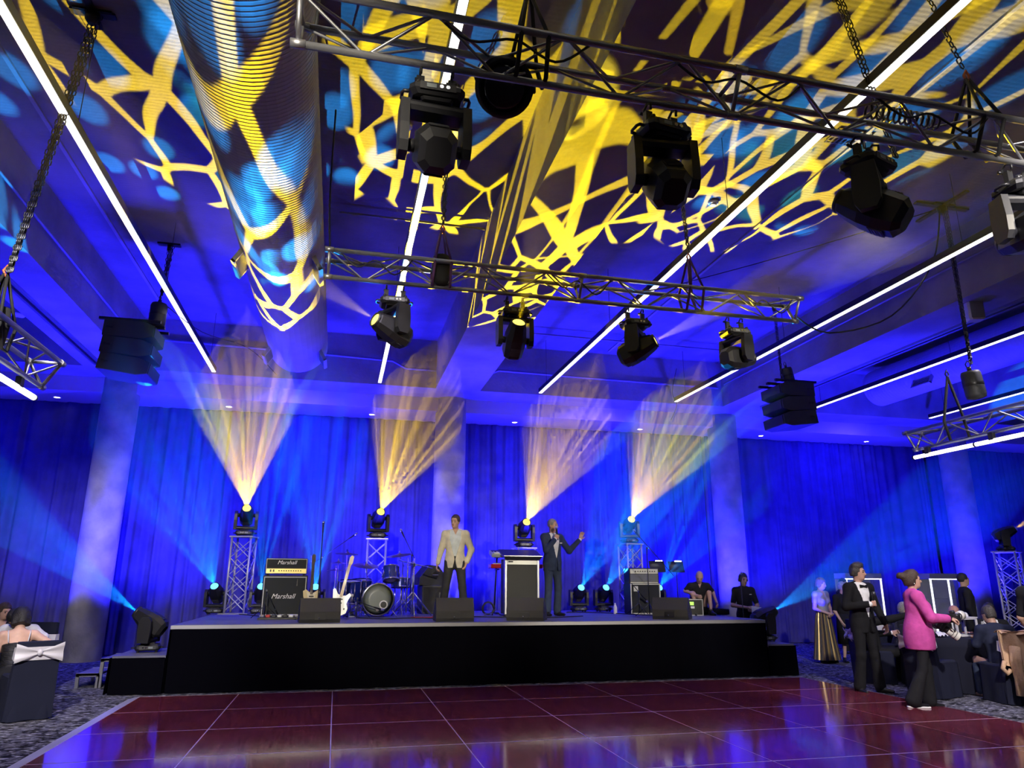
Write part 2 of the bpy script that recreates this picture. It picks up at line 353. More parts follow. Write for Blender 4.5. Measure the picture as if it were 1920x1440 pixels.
b = MB(); b.add([(XR+.08, DY0-9*PN, 0), (XR, DY0-9*PN, 0), (XR, DY0-9*PN, .0255), (XR+.08, DY0+.02, 0), (XR, DY0+.02, 0), (XR, DY0+.02, .0255)], [(0, 2, 1), (3, 4, 5), (0, 3, 5, 2), (0, 1, 4, 3), (1, 2, 5, 4)])
b.build('edge_ramp', M_TRIM, dfo)
b = MB(); b.add([(DX0, DY0+.06, 0), (XR, DY0+.06, 0), (DX0, DY0, .0255), (XR, DY0, .0255), (DX0, DY0, 0), (XR, DY0, 0)], [(0, 1, 3, 2), (0, 2, 4), (1, 5, 3), (0, 4, 5, 1), (2, 3, 5, 4)])
b.build('edge_ramp', M_TRIM, dfo)
# suspended LED line lights
LN = ['left of the round duct', 'right of the round duct above the drum kit', 'right of the central beam', 'beside the right-hand beam', 'right of the right speaker array', 'at far right above the small truss']
for x, nm in zip((-2.73, .64, 4.25, 7.6, 11.2, 14.8), LN):
    t = thing('led_line_light', 'long glowing white LED line light '+nm, 'line light', (x, 0, BEAM), group='suspended LED line lights')
    part('housing', t, M_BLKM, lambda b: b.box((0, 6.6, .055), (.085, 17.0, .09)))
    for k in range(6): part('diffuser', t, M_STRIP, lambda b: b.box((0, -1.9+2.833*(k+.5), .004), (.07, 2.825, .014)))
    for k in range(5): part('hanger', t, M_BLKM, lambda b: b.cyl((0, -1+3.9*k, .1), (0, -1+3.9*k, SLAB-BEAM), .004, n=6))
# ------------------------------------------------------------------ round spiral duct, grilles, pipes
M_DUCT = mat('galvanised duct', (0.42, 0.42, 0.44), 0.6, 0.15, var=0.08, vscale=2)
def duct_mesh(b, x, z, r, y0, y1, pitch=.052, rib=.0032, n=40):
    prof = []; k = int((y1-y0)/pitch)
    for i in range(k):
        h = i*pitch; prof += [(r, h), (r, h+pitch*.55), (r+rib, h+pitch*.7), (r+rib, h+pitch*.85)]
    prof.append((r, k*pitch)); b.lathe(prof, (x, y0, z), (0, 1, 0), n=n, smooth=False)
t = thing('spiral_duct', 'large ribbed silver round air duct under the ceiling on the left', 'duct', (-1.03, 0, 6.03))
part('duct_shell', t, M_DUCT, lambda b: duct_mesh(b, 0, 0, .56, -2.0, 14.1))
def grille(t, x, y, z, rz, ry=0):
    fr = MB(); fr.box((0, -.26, 0), (.06, .04, .34)); fr.box((0, .26, 0), (.06, .04, .34)); fr.box((0, 0, .16), (.06, .56, .03)); fr.box((0, 0, -.16), (.06, .56, .03)); fr.cur = 1; fr.box((.02, 0, 0), (.02, .5, .3))
    g = fr.build('side_grille', [M_DUCT, M_BLKM], t, xf((x, y, z), rz, 0, ry))
    sl = MB().box((0, 0, 0), (.012, .49, .02)).mesh('slat', M_ALUD)
    for k in range(8): inst('slat', sl, g, xf((-.012, 0, -.125+.036*k), 0, 0, .5))
for y in (9.4, 13.55):
    grille(t, .47, y, -.36, pi, .55); grille(t, -.47, y, -.36, 0, .55)
t = thing('spiral_duct', 'ribbed silver round duct beyond the right-hand beam', 'duct', (12.9, 0, 6.2))
part('duct_shell', t, M_DUCT, lambda b: duct_mesh(b, 0, 0, .45, 2.0, 14.6, .09))
grille(t, -.38, 12.8, -.29, 0, .5); grille(t, -.38, 9.0, -.29, 0, .5)
def pipe(label, pts, r, m=M_GREY, name='sprinkler_pipe', cat='pipe'):
    b = MB(); b.tube(pts, r, 8); return tag(b.build(name, m), label, cat)
pipe('thin pipe with a kink on the edge beam left of the central beam', [(-4.1, 15.2, 6.3), (-1.0, 15.2, 6.25), (.9, 15.2, 6.2), (1.2, 15.2, 6.05), (1.86, 15.2, 6.05)], .028)
pipe('thin pipe on the edge beam right of the central beam', [(2.95, 15.2, 6.0), (3.3, 15.2, 6.15), (6.0, 15.2, 6.12), (8.8, 15.2, 6.1)], .028)
pipe('long thin pipe under the slab right of the central beam', [(3.3, 3.0, 6.66), (3.3, 14.9, 6.66)], .022)
pipe('thin pipe crossing the slab between the two trusses', [(-.3, 9.6, 6.66), (1.85, 9.6, 6.66)], .018)
pipe('thin pipe crossing the slab in front of the edge beam', [(3.0, 13.8, 6.6), (8.8, 13.9, 6.6)], .02)
pipe('thin conduit along the face of the right-hand beam', [(8.86, 4, 6.2), (8.86, 15.0, 6.15)], .02)
pipe('thin conduit along the face of the left beam', [(-4.16, 4, 6.15), (-4.16, 15.0, 6.1)], .02)
# slab joints: shallow steps in the soffit
for x, lb in ((3.35, 'right of the central beam'), (5.9, 'left of the second right line light'), (-3.7, 'beside the left beam')):
    b = MB().box((x, 6, SLAB-.012), (.05, 18, .03)); struct(b.build('trim_9', M_BEAM), 'shallow concrete joint '+lb)
# small round ceiling speaker and smoke detectors, hanging bracket
for p, lb in (((.46, 7.45, SLAB), 'behind the first near moving head'), ((4.9, 8.2, SLAB), 'near the long pipe'),):
    t = thing('smoke_detector', 'small white round smoke detector '+lb, 'detector', p)
    part('base', t, M_WHITE, lambda b: b.lathe([(.075, 0), (.075, -.03), (.06, -.045)])); part('cap', t, M_WHITE, lambda b: b.lathe([(.05, -.045), (.045, -.06), (.02, -.066)]))
for p, rz, lb in (((-5.7, 13.3, 6.1), .5, 'left of the left beam'), ((9.25, 8.3, BEAM-.12), -.3, 'under the right-hand beam')):
    t = thing('wall_speaker', 'small pale box speaker tucked up '+lb, 'speaker', p, rz)
    part('cabinet', t, M_WHITE, lambda b: b.cbox((0, 0, 0), (.24, .2, .32), .03)); part('grille', t, M_GREY, lambda b: b.cbox((0, -.105, 0), (.2, .012, .28), .005)); part('bracket', t, M_GREY, lambda b: b.box((0, .1, .2), (.05, .05, .14)))

# ------------------------------------------------------------------ trusses
M_TRUSS = mat('truss aluminium', (0.32, 0.32, 0.34), 0.42, 0.85)
BR = .0105
_brace = {}
def brace(parent, p0, p1, r=BR, m=None):
    p0 = Vector(p0); p1 = Vector(p1); L = round((p1-p0).length, 3); k = (L, r)
    if k not in _brace: _brace[k] = MB().cyl((0, 0, 0), (0, 0, L), r, n=6, caps=False).mesh('brace', m or M_TRUSS)
    x, y, d = basis(p1-p0); return inst('brace', _brace[k], parent, Matrix(((x.x, y.x, d.x, p0.x), (x.y, y.y, d.y, p0.y), (x.z, y.z, d.z, p0.z), (0, 0, 0, 1))))
def tri_truss(label, loc, rz, L, a=.29, joints=(), pitch=.42):
    """triangular truss, apex down, lying along local X from 0 to L; origin at the apex tube"""
    t = thing('lighting_truss', label, 'truss', loc, rz); h = a*.866
    P = [(-a/2, h), (a/2, h), (0, 0)]
    for y, z in P:
        part('chord', t, M_TRUSS, lambda b: b.cyl((0, y, z), (L, y, z), .025, n=10))
    n = int(round(L/pitch)); n += n % 2; st = L/n
    for (i, j) in ((0, 2), (1, 2), (0, 1)):
        for k in range(n):
            A, B = (P[i], P[j]) if k % 2 == 0 else (P[j], P[i])
            brace(t, (k*st+.01, *A), ((k+1)*st-.01, *B))
    for xj in (0.02,)+tuple(joints)+(L-.02,):
        b = MB()
        for (i, j) in ((0, 2), (1, 2), (0, 1)): b.cyl((xj, *P[i]), (xj, *P[j]), .017, n=6)
        for y, z in P: b.cyl((xj-.045, y, z), (xj+.045, y, z), .031, n=10)
        b.build('joint_frame', M_ALUD, t)
    return t
def box_tower(label, loc, h, rz=0, a=.36, pitch=.30, z0=0.0):
    t = thing('truss_tower', label, 'truss tower', loc, rz, 'truss towers carrying moving heads')
    c = a/2
    for sx in (-c, c):
        for sy in (-c, c): part('chord', t, M_TRUSSW, lambda b: b.cyl((sx, sy, .02), (sx, sy, h), .022, n=8))
    n = max(2, int(round((h-.1)/pitch))); st = (h-.12)/n
    for k in range(n):
        za = .06+k*st; zb = za+st
        for (x0, y0, x1, y1) in ((-c, -c, c, -c), (-c, c, c, c), (-c, -c, -c, c), (c, -c, c, c)):
            brace(t, (x0, y0, za), (x1, y1, zb), .0095, M_TRUSSW); brace(t, (x1, y1, za), (x0, y0, zb), .0095, M_TRUSSW)
    part('base_plate', t, M_ALUD, lambda b: b.box((0, 0, .01), (.55, .55, .02)))
    part('top_plate', t, M_TRUSSW, lambda b: b.box((0, 0, h+.012), (.44, .44, .024)))
    return t
M_TRUSSW = mat('bright truss aluminium', (0.62, 0.62, 0.68), 0.45, 0.5)
TZ = 4.66
tri_truss('near overhead lighting truss nearest the camera, spanning the top right', (-.46, 3.83, TZ), 0, 7.6, a=.30, joints=(2.95,))
tri_truss('far overhead lighting truss hanging in front of the stage', (-.32, 7.33, TZ), 0, 5.72, a=.29, joints=(2.86,))
tri_truss('short side truss hanging at the left edge', (-2.98, 7.75, 3.36), -pi/2, 5.0, a=.29)
tri_truss('short side truss hanging at the right edge', (8.46, 9.0, 3.46), -pi/2, 5.5, a=.29)

# ------------------------------------------------------------------ moving heads
M_HEAD = mat('moving head plastic', (0.013, 0.013, 0.016), 0.40, bump=0.03, bscale=150)
M_LENS = mat('dark lens glass', (0.02, 0.02, 0.03), 0.08, spec=0.8)
M_LY = mat('lens lit yellow', (0.9, 0.7, 0.1), 0.1, emit=(1.0, 0.78, 0.10), estr=2.6); M_LC = mat('lens lit cyan', (0.1, 0.5, 0.9), 0.1, emit=(0.10, 0.62, 1.0), estr=2.8)
M_PANEL = mat('connector panel', (0.06, 0.06, 0.065), 0.4, 0.3); M_DISP = mat('display', (0.25, 0.28, 0.3), 0.3)
def _head_meshes():
    D = {}
    b = MB(); b.cbox((0, 0, .055), (.34, .27, .09), .03); b.cbox((0, 0, .105), (.20, .20, .03), .02)
    for sx in (-1, 1):
        for sy in (-1, 1): b.cyl((sx*.12, sy*.09, -.012), (sx*.12, sy*.09, .02), .018, n=8)
    D['base'] = b.mesh('base', M_HEAD)
    b = MB(); b.box((0, -.137, .055), (.22, .006, .05)); D['connector_panel'] = b.mesh('connector_panel', M_PANEL)
    b = MB(); b.box((.04, -.141, .055), (.06, .004, .028)); D['display'] = b.mesh('display', M_DISP)
    b = MB(); b.cyl((-.06, -.139, .055), (-.06, -.146, .055), .013, n=10); b.cyl((-.02, -.139, .055), (-.02, -.146, .055), .013, n=10); D['socket'] = b.mesh('socket', M_CHROME)
    b = MB(); b.tube([(.165, -.05, .05), (.20, -.05, .05), (.21, -.03, .05), (.21, .03, .05), (.20, .05, .05), (.165, .05, .05)], .011, 6); D['handle'] = b.mesh('handle', M_HEAD)
    b = MB()  # yoke: cross piece and two tapering arms
    b.cbox((0, 0, .15), (.40, .15, .07), .025)
    for s in (-1, 1):
        M = Matrix(((0, 0, s*1.0, s*.165), (1, 0, 0, 0), (0, 1, 0, 0), (0, 0, 0, 1)))
        b.prism([(-.075, .12), (.075, .12), (.09, .30), (.085, .42), (.055, .475), (-.055, .475), (-.085, .42), (-.09, .30)], .055, M)
        b.cyl((s*.12, 0, .40), (s*.17, 0, .40), .04, n=12)
    D['yoke'] = b.mesh('yoke', M_HEAD)
    # head: faceted octagonal shell, narrow at the lens, wide at the rear; axis +Z, pivot at origin
    def ring(w, d, c, z): return [(-w+c, -d, z), (w-c, -d, z), (w, -d+c, z), (w, d-c, z), (w-c, d, z), (-w+c, d, z), (-w, d-c, z), (-w, -d+c, z)]
    rs = [ring(.075, .085, .035, -.235), ring(.112, .13, .05, -.19), ring(.12, .145, .055, -.05), ring(.12, .135, .055, .06), ring(.105, .115, .05, .15), ring(.092, .095, .042, .225), ring(.085, .085, .036, .245)]
    b = MB(); vs = sum(rs, []); K = len(rs); fs = [tuple(range(7, -1, -1)), tuple(range((K-1)*8, K*8))]
    for k in range(K-1):
        for i in range(8): j = (i+1) % 8; fs.append((k*8+i, k*8+j, k*8+8+j, k*8+8+i))
    b.add(vs, fs); D['head_shell'] = b.mesh('head_shell', M_HEAD)
    b = MB(); b.lathe([(.088, .235), (.092, .25), (.090, .272), (.080, .272), (.076, .255)], n=24); D['lens_barrel'] = b.mesh('lens_barrel', M_BLK)
    for nm, m in (('off', M_LENS), ('yel', M_LY), ('cyan', M_LC)):
        b = MB(); b.lathe([(.078, .254), (.07, .262), (.04, .268), (.005, .27)], n=24); D['lens_'+nm] = b.mesh('lens', m)
    b = MB()
    for k in range(5): b.box((0, -.147, -.13+.022*k), (.11, .008, .008))
    b.box((0, -.1445, -.086), (.115, .006, .11))
    D['vent'] = b.mesh('vent', M_PANEL)
    b = MB(); b.box((0, 0, -.05), (.05, .04, .10)); b.tube([(0, -.04+.0, -.10), (-.0, -.043, -.14), (0, 0, -.165), (0, .043, -.14), (0, .04, -.10)], .009, 6); b.cyl((-.03, .05, -.12), (.03, .05, -.12), .012, n=6); D['clamp'] = b.mesh('clamp', M_BLKM)
    return D
HM = _head_meshes(); PIV = .40
def moving_head(label, base, direction, hang=False, face=0.0, lens='off', scale=1.0, group='moving head stage lights'):
    """base: world position of the underside (standing) or of the truss tube (hanging); direction: where the lens points"""
    t = thing('moving_head', label, 'stage light', base, 0, group); t.scale = (scale,)*3
    M0 = Matrix.Rotation(face, 4, 'Z')
    if hang: M0 = M0 @ Matrix.Translation((0, 0, -.175)) @ Matrix.Rotation(pi, 4, 'Y')
    else: M0 = M0 @ Matrix.Translation((0, 0, .012))
    d = (M0.to_3x3().inverted() @ Vector(direction)).normalized(); ti = math.acos(max(-1, min(1, d.z))); pan = math.atan2(d.x, -d.y)
    bo = inst('base', HM['base'], t, M0)
    inst('connector_panel', HM['connector_panel'], bo); inst('display', HM['display'], bo); inst('socket', HM['socket'], bo); inst('handle', HM['handle'], bo); inst('handle', HM['handle'], bo, Matrix.Rotation(pi, 4, 'Z'))
    My = M0 @ Matrix.Rotation(pan, 4, 'Z'); inst('yoke', HM['yoke'], t, My)
    Mh = My @ Matrix.Translation((0, 0, PIV)) @ Matrix.Rotation(ti, 4, 'X')
    h = inst('head_shell', HM['head_shell'], t, Mh); inst('lens_barrel', HM['lens_barrel'], h); inst('lens', HM['lens_'+lens], h); inst('vent', HM['vent'], h); inst('vent', HM['vent'], h, Matrix.Rotation(pi, 4, 'Z'))
    if hang:
        for s in (-1, 1): inst('clamp', HM['clamp'], t, M0 @ Matrix.Translation((s*.10, 0, 0)))
    lp = (Mh @ Vector((0, 0, .275)))*scale; return Vector(base)+lp
# near truss: dark heads seen from behind and below
NH = [((.41), (-.03, .60, .45), 0.0, 'dark moving head hanging leftmost on the near truss'), ((1.94), (.05, .55, .60), .15, 'dark moving head hanging second on the near truss'),
      ((3.56), (-.40, .50, .45), .3, 'dark moving head hanging third on the near truss, turned left'), ((4.93), (.15, .6, .05), 0, 'dark moving head cut by the right picture edge')]
for x, d, f, lb in NH: moving_head(lb, (x, 3.83, TZ-.025), d, True, f, 'off', 1.0)
# a large round fixture lying on the near truss
t = thing('fresnel_lamp', 'black round lamp housing on top of the near truss', 'stage light', (.93, 4.12, TZ+.16))
part('drum_housing', t, M_HEAD, lambda b: b.lathe([(.06, -.14), (.17, -.10), (.19, 0), (.19, .14), (.175, .16)], d=(-.25, -.75, -.6), n=28))
part('front_ring', t, M_BLKM, lambda b: b.lathe([(.195, .15), (.2, .17), (.17, .175)], d=(-.25, -.75, -.6), n=28, caps=False)); part('yoke', t, M_BLKM, lambda b: b.tube([(-.2, 0, 0), (-.22, .05, .12), (0, .08, .24), (.22, .05, .12), (.2, 0, 0)], .014, 6))
part('lens', t, M_LENS, lambda b: b.lathe([(.168, .158), (.12, .168), (.02, .174)], d=(-.25, -.75, -.6), n=28))

# ------------------------------------------------------------------ light beams standing in the haze
def haze(dens, tint=None, absorb=0.0, col=(1, 1, 1)):
    m = bpy.data.materials.new('haze'); m.use_nodes = True; nt = m.node_tree; nt.nodes.remove(nt.nodes['Principled BSDF']); out = nt.nodes['Material Output'].inputs['Volume']
    vs = nt.nodes.new('ShaderNodeVolumeScatter'); vs.inputs['Color'].default_value = (*col, 1); vs.inputs['Density'].default_value = dens; vs.inputs['Anisotropy'].default_value = 0.0
    if tint:
        va = nt.nodes.new('ShaderNodeVolumeAbsorption'); va.inputs['Color'].default_value = (*tint, 1); va.inputs['Density'].default_value = absorb
        ad = nt.nodes.new('ShaderNodeAddShader'); nt.links.new(vs.outputs[0], ad.inputs[0]); nt.links.new(va.outputs[0], ad.inputs[1]); nt.links.new(ad.outputs[0], out)
    else: nt.links.new(vs.outputs[0], out)
    return m
HZY = haze(0.034, (1.0, 0.96, 0.05), 0.60, (1.0, 0.9, 0.10)); HZC = haze(0.036, None, 0, (0.2, 0.75, 1.0)); HZT = haze(0.03, None, 0, (0.2, 0.75, 1.0)); HZP = haze(0.03, None, 0, (1.0, 0.9, 0.3)); HZ = HZY; YP = 24000; CP = 11000  # beam colour put into the haze itself; yellow also absorbs blue behind it
def beam(label, lens, direction, half, length, color, power, scale=9.0, thr=.45, seed=1, r0=.07, hz=None, gobo=None, soft=.2):
    d = Vector(direction).normalized(); lens = Vector(lens); th = math.tan(radians(half)); back = r0/th
    spot('beam_lamp', lens+d*.012, lens+d*3, power, color, half*2, soft, 0.012, gobo or ('fingers', seed, scale, thr))
    L1 = length*.5; prof = [(.055, .015)]+[(.055+q*th*(1-.0*q), q) for q in (L1*.25, L1*.5, L1*.75, L1)]      # opens like a cone, then tapers to a tip so the beam fades out
    rm = prof[-1][0]; prof += [(rm*f, L1+(length-L1)*g) for g, f in ((.15, 1.08), (.35, .98), (.6, .66), (.82, .30), (1.0, .01))]
    b = MB(); b.lathe(prof, lens, d, 28)
    o = tag(b.build('light_beam', hz or HZ), label, 'light beam', 'light beams in the haze'); return o
M_S = .9   # stage height
# ------------------------------------------------------------------ stage platform
S = .9; SX0, SX1, SY0, SY1 = -2.2, 7.12, 11.4, 15.8
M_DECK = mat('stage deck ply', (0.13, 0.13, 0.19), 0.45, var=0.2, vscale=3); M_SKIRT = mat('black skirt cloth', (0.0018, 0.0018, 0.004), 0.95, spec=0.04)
st = thing('stage_platform', 'low black-skirted stage platform with a blue-lit deck', 'stage', (0, 0, 0))
nx, ny = 5, 4; dx, dy = (SX1-SX0)/nx, (SY1-SY0)/ny
dm = MB().box((0, 0, 0), (dx-.012, dy-.012, .06)).mesh('deck_board', M_DECK)
for i in range(nx):
    for j in range(ny): inst('deck_board', dm, st, Matrix.Translation((SX0+dx*(i+.5), SY0+dy*(j+.5), S-.03)))
part('edge_rail', st, M_ALUD, lambda b: [b.box(((SX0+SX1)/2, SY0-.012, S-.03), (SX1-SX0+.04, .02, .05)), b.box((SX0-.012, (SY0+SY1)/2, S-.03), (.02, SY1-SY0, .05)), b.box((SX1+.012, (SY0+SY1)/2, S-.03), (.02, SY1-SY0, .05))])
part('frame', st, M_BLKM, lambda b: b.box(((SX0+SX1)/2, (SY0+SY1)/2, (S-.07)/2), (SX1-SX0-.2, SY1-SY0-.2, S-.08)))
def skirt(x0, y0, x1, y1, z, parent, seed=3):
    r = random.Random(seed); L = math.hypot(x1-x0, y1-y0); n = max(8, int(L/.03)); nxn, nyn = (y1-y0)/L, -(x1-x0)/L; ph = [r.uniform(0, 6) for _ in range(3)]
    def fn(u, v):
        s = u*L; o = .02+(.012+.02*(1-v))*(.5+.35*sin(s*9+ph[0])+.35*sin(s*17.3+ph[1])+.3*sin(s*4.1+ph[2]))
        return (x0+(x1-x0)*u+nxn*o, y0+(y1-y0)*u+nyn*o, .008+(z-.012)*v)
    b = MB().grid(fn, n, 5); return b.build('skirt', M_SKIRT, parent)
skirt(SX0, SY0, SX1, SY0, S-.05, st, 1); skirt(SX0, SY1, SX0, SY0, S-.05, st, 2); skirt(SX1, SY0, SX1, SY1, S-.05, st, 3)
for x0, x1, h, lb in ((-2.92, -2.24, .50, 'low black cloth-covered riser at the left end of the stage'), (7.16, 7.66, .50, 'low black cloth-covered riser at the right end of the stage')):
    t = thing('stage_riser', lb, 'riser', (0, 0, 0))
    part('top_board', t, M_DECK, lambda b: b.box(((x0+x1)/2, 12.0, h-.02), (x1-x0, 1.2, .04)))
    part('frame', t, M_BLKM, lambda b: b.box(((x0+x1)/2, 12.0, (h-.05)/2), (x1-x0-.1, 1.1, h-.05)))
    skirt(x0, 11.4, x1, 11.4, h-.02, t, 5); skirt(x0, 12.6, x0, 11.4, h-.02, t, 6); skirt(x1, 11.4, x1, 12.6, h-.02, t, 7)
# aluminium steps at both ends
def steps(label, x, y, s):
    t = thing('stage_steps', label, 'steps', (x, y, 0))
    for k in range(2):
        z = .2*(k+1); xa = s*(.42-.30*k)
        part('tread', t, M_DECK, lambda b: b.box((xa-s*.15, 0, z-.015), (.30, .8, .03)))
        for yy in (-.38, .38):
            part('side_frame', t, M_ALU, lambda b: [b.box((xa-s*.15, yy, z-.02), (.31, .04, .05)), b.box((xa-s*.02, yy, z/2-.01), (.045, .04, z-.02)), b.box((xa-s*.29, yy, z/2-.01), (.045, .04, z-.02))])
    return t
steps('low aluminium steps beside the left stage riser', -3.15, 12.6, -1); steps('low aluminium steps beside the right stage riser', 7.95, 12.9, 1)

# ------------------------------------------------------------------ heads and beams on and around the stage
TW = [(-1.80, 15.05, 1.42, 'leftmost truss tower beside the tall guitar amplifier'), (.76, 15.05, 1.42, 'truss tower behind the drum kit'),
      (3.85, 15.05, 1.28, 'truss tower half hidden behind the lectern'), (6.26, 15.05, 1.40, 'truss tower behind the bass amplifier')]
YT = [(-1.30, 7.06, 6.76), (1.83, 6.58, 6.76), (3.72, 6.12, 6.76), (4.94, 5.83, 6.76)]      # where each head aims on the ceiling
for i, ((x, y, h, lb), tg) in enumerate(zip(TW, YT)):
    box_tower(lb, (x, y, S), h, .12*(i-1.5))
    nm = lb.replace('truss tower', '').replace('leftmost', '').strip(); d = Vector(tg)-Vector((x, y, S+h+.5))
    lp = moving_head('moving head on top of the truss tower '+nm, (x, y, S+h+.024), d, False, 0, 'yel')
    beam('yellow beam fanning upward from the truss tower '+nm, lp, d, 14.5, 5.4, YEL, YP, seed=i+1, gobo=('branches', i+1, (11.5, 13.0, 15.0, 15.0)[i], .095), hz=HZY, soft=.08)
box_tower('tall truss tower at the right edge beyond the dining tables', (13.1, 12.0, 0), 2.1, .5)
lp = moving_head('moving head on the truss tower at the right edge', (13.1, 12, 2.125), (.75, -.55, .42), False, 0, 'yel', .85); beam('yellow beam leaving the picture at the right edge', lp, (.75, -.25, .42), 10, 5, YEL, 2500, 9, .45, 9, hz=HZP)
BH = [(-2.20, 15.05, (-3.2, 6.81, 6.76), 16, 'left of the leftmost truss tower', 'cyan beam sweeping up to the left column'), (-1.40, 15.05, (-.75, 6.5, 6.76), 9, 'right of the leftmost truss tower', 'narrow cyan beam rising behind the guitar amplifier'),
      (-.39, 15.2, (-.23, 6.0, 6.76), 12, 'hidden behind the cream guitar', 'cyan beam opening upward behind the cream guitar'), (5.05, 15.05, (4.63, 5.2, 6.76), 12, 'on the deck right of the navy suit man', 'cyan beam leaning right beside the navy suit man'),
      (5.6, 15.05, (5.5, 5.4, 6.76), 12, 'on the deck left of the bass amplifier', 'cyan beam leaning right behind the bass amplifier'), (6.9, 15.2, (6.54, 5.6, 6.76), 13, 'hidden behind the bass amplifier', 'cyan beam rising towards the right column')]
for i, (x, y, tg, half, lb, bl) in enumerate(BH):
    d = Vector(tg)-Vector((x, y, S+.5)); lp = moving_head('moving head '+lb, (x, y, S), d, False, 0, 'cyan', .92); beam(bl, lp, d, half, 6.5, CYAN, CP, seed=20+i, gobo=('dots', 20+i, 13.0, .32), hz=HZC, soft=.25)
lp = moving_head('moving head on the left stage riser shooting left', (-2.62, 12.0, .5), (-.62, .10, .42), False, .2, 'cyan', 1.0); beam('cyan beam crossing the left column', lp, (-.62, .10, .42), 11, 8, CYAN, 5000, 12, .40, 31, hz=HZT)
lp = moving_head('moving head on the right stage riser shooting right', (7.5, 12.0, .5), (.80, .08, .36), False, -.2, 'cyan', 1.0); beam('cyan beam shooting right over the guests', lp, (.80, .08, .36), 11, 9, CYAN, 5000, 12, .40, 32, hz=HZT)
# far truss heads
MH = [(.42, (-.75, -.45, .25), 'first from the left, lens turned left'), (1.77, (.0, -.72, .55), 'second from the left, lens turned to the camera'), (3.23, (.62, -.5, .30), 'third from the left, lens turned right'), (4.53, (.85, .25, .12), 'rightmost, lens turned away to the right')]
for i, (x, d, lb) in enumerate(MH):
    lp = moving_head('moving head on the far truss, '+lb, (x, 7.33, TZ-.025), d, True, 0, 'yel' if i < 3 else 'off', .92)
    if i < 3: beam('short pale yellow beam from far truss head, '+lb.split(',')[0], lp, d, 9.5, (6.5, 4.2, 6.0)[i], YEL, 900, 6, .35, 40+i, hz=HZP)
# ------------------------------------------------------------------ flown loudspeakers, hoists, chains, slings
def chain_mesh(b, p0, p1, pitch=.052, r=.0065, w=.017):
    p0 = Vector(p0); p1 = Vector(p1); n = max(2, int((p1-p0).length/pitch)); x, y, d = basis(p1-p0); st = (p1-p0).length/n
    for i in range(n):
        c = p0+d*(st*(i+.5)); a = x if i % 2 else y; h = st*.72
        b.tube([c+a*w-d*(h*.45), c+a*w+d*(h*.45), c+d*h*.8, c-a*w+d*(h*.45), c-a*w-d*(h*.45), c-d*h*.8], r, 4, closed=True)
M_CHAIN = mat('steel chain', (0.10, 0.10, 0.11), 0.35, 0.9); M_SLP = mat('purple sling webbing', (0.10, 0.035, 0.14), 0.8); M_SLB = mat('black sling webbing', (0.015, 0.015, 0.016), 0.8); M_BAG = mat('black chain bag', (0.02, 0.02, 0.022), 0.9); M_SPK = mat('speaker paint', (0.030, 0.032, 0.036), 0.55, bump=.1, bscale=120); M_GRL = mat('speaker grille', (0.02, 0.02, 0.022), 0.5, 0.4, bump=.4, bscale=260)
def chain(label, p0, p1, n=2, gap=.03):
    t = thing('hoist_chain', label, 'chain', p1)
    for k in range(n): part('chain_run', t, M_CHAIN, lambda b: chain_mesh(b, Vector(p0)-Vector(p1)+Vector((gap*k, 0, 0)), Vector((gap*k*.3, 0, 0))))
    t2 = part('ceiling_bracket', t, M_BLKM, lambda b: [b.box(tuple(Vector(p0)-Vector(p1)+Vector((0, 0, .02))), (.34, .10, .03)), b.cyl(Vector(p0)-Vector(p1), Vector(p0)-Vector(p1)+Vector((0, 0, -.09)), .03, n=8)])
    return t
def hoist(label, p, s=1.0, tilt=0.0):
    t = thing('chain_hoist', label, 'hoist', p); t.rotation_euler = (0, tilt, 0); t.scale = (s,)*3
    part('motor_body', t, M_SPK, lambda b: b.lathe([(.06, 0), (.12, .02), (.13, .06), (.13, .36), (.115, .40), (.05, .41)], n=20)); part('hook_block', t, M_CHAIN, lambda b: [b.cyl((0, 0, .41), (0, 0, .47), .03, n=8), b.tube([(0, -.03, .47), (0, -.04, .52), (0, 0, .56), (0, .04, .52), (0, .03, .47)], .008, 6)])
    part('seam_band', t, M_BLKM, lambda b: b.lathe([(.132, .19), (.134, .2), (.134, .22), (.132, .23)], n=20, caps=False)); return t
def line_array(label, loc, s):
    """three stacked cabinets, fronts towards s*X"""
    t = thing('speaker_array', label, 'loudspeaker', loc)
    for k in range(3):
        M = Matrix.Translation((0, 0, -.275*k-.14)) @ Matrix.Rotation(s*(.03+.05*k), 4, 'Y')
        pr_ = [(-.34, -.13), (.22, -.13), (.36, -.085), (.36, .085), (.22, .13), (-.34, .13)]; pr_ = [(s*a, c) for a, c in pr_]
        if s < 0: pr_ = pr_[::-1]
        b = MB(); b.prism(pr_, .66, Matrix(((1, 0, 0, 0), (0, 0, -1, .33), (0, 1, 0, 0), (0, 0, 0, 1)))); c = b.build('cabinet', M_SPK, t, M)
        b = MB(); b.box((s*.366, 0, 0), (.012, .60, .16)); b.build('grille', M_GRL, c)
        b = MB(); b.cyl((-s*.28, -.345, 0), (-s*.28, -.33, 0), .02, n=10); b.box((-s*.25, -.335, .0), (.10, .008, .02)); b.build('rigging_plate', M_BLKM, c)
    part('fly_frame', t, M_BLKM, lambda b: [b.box((0, -.27, .02), (.86, .05, .04)), b.box((0, .27, .02), (.86, .05, .04)), b.box((0, 0, .02), (.06, .6, .04)), b.box((0, 0, .02), (.86, .06, .04))])
    return t
line_array('stack of three flown loudspeakers hanging left of the stage', (-3.3, 11.5, 5.30), 1); line_array('stack of three flown loudspeakers hanging right of the stage', (8.12, 11.5, 5.12), -1)
hoist('chain hoist above the left flown loudspeakers', (-3.0, 11.5, 5.335), .95); hoist('tilted chain hoist above the right flown loudspeakers', (8.2, 11.5, 5.16), .8, -.2)
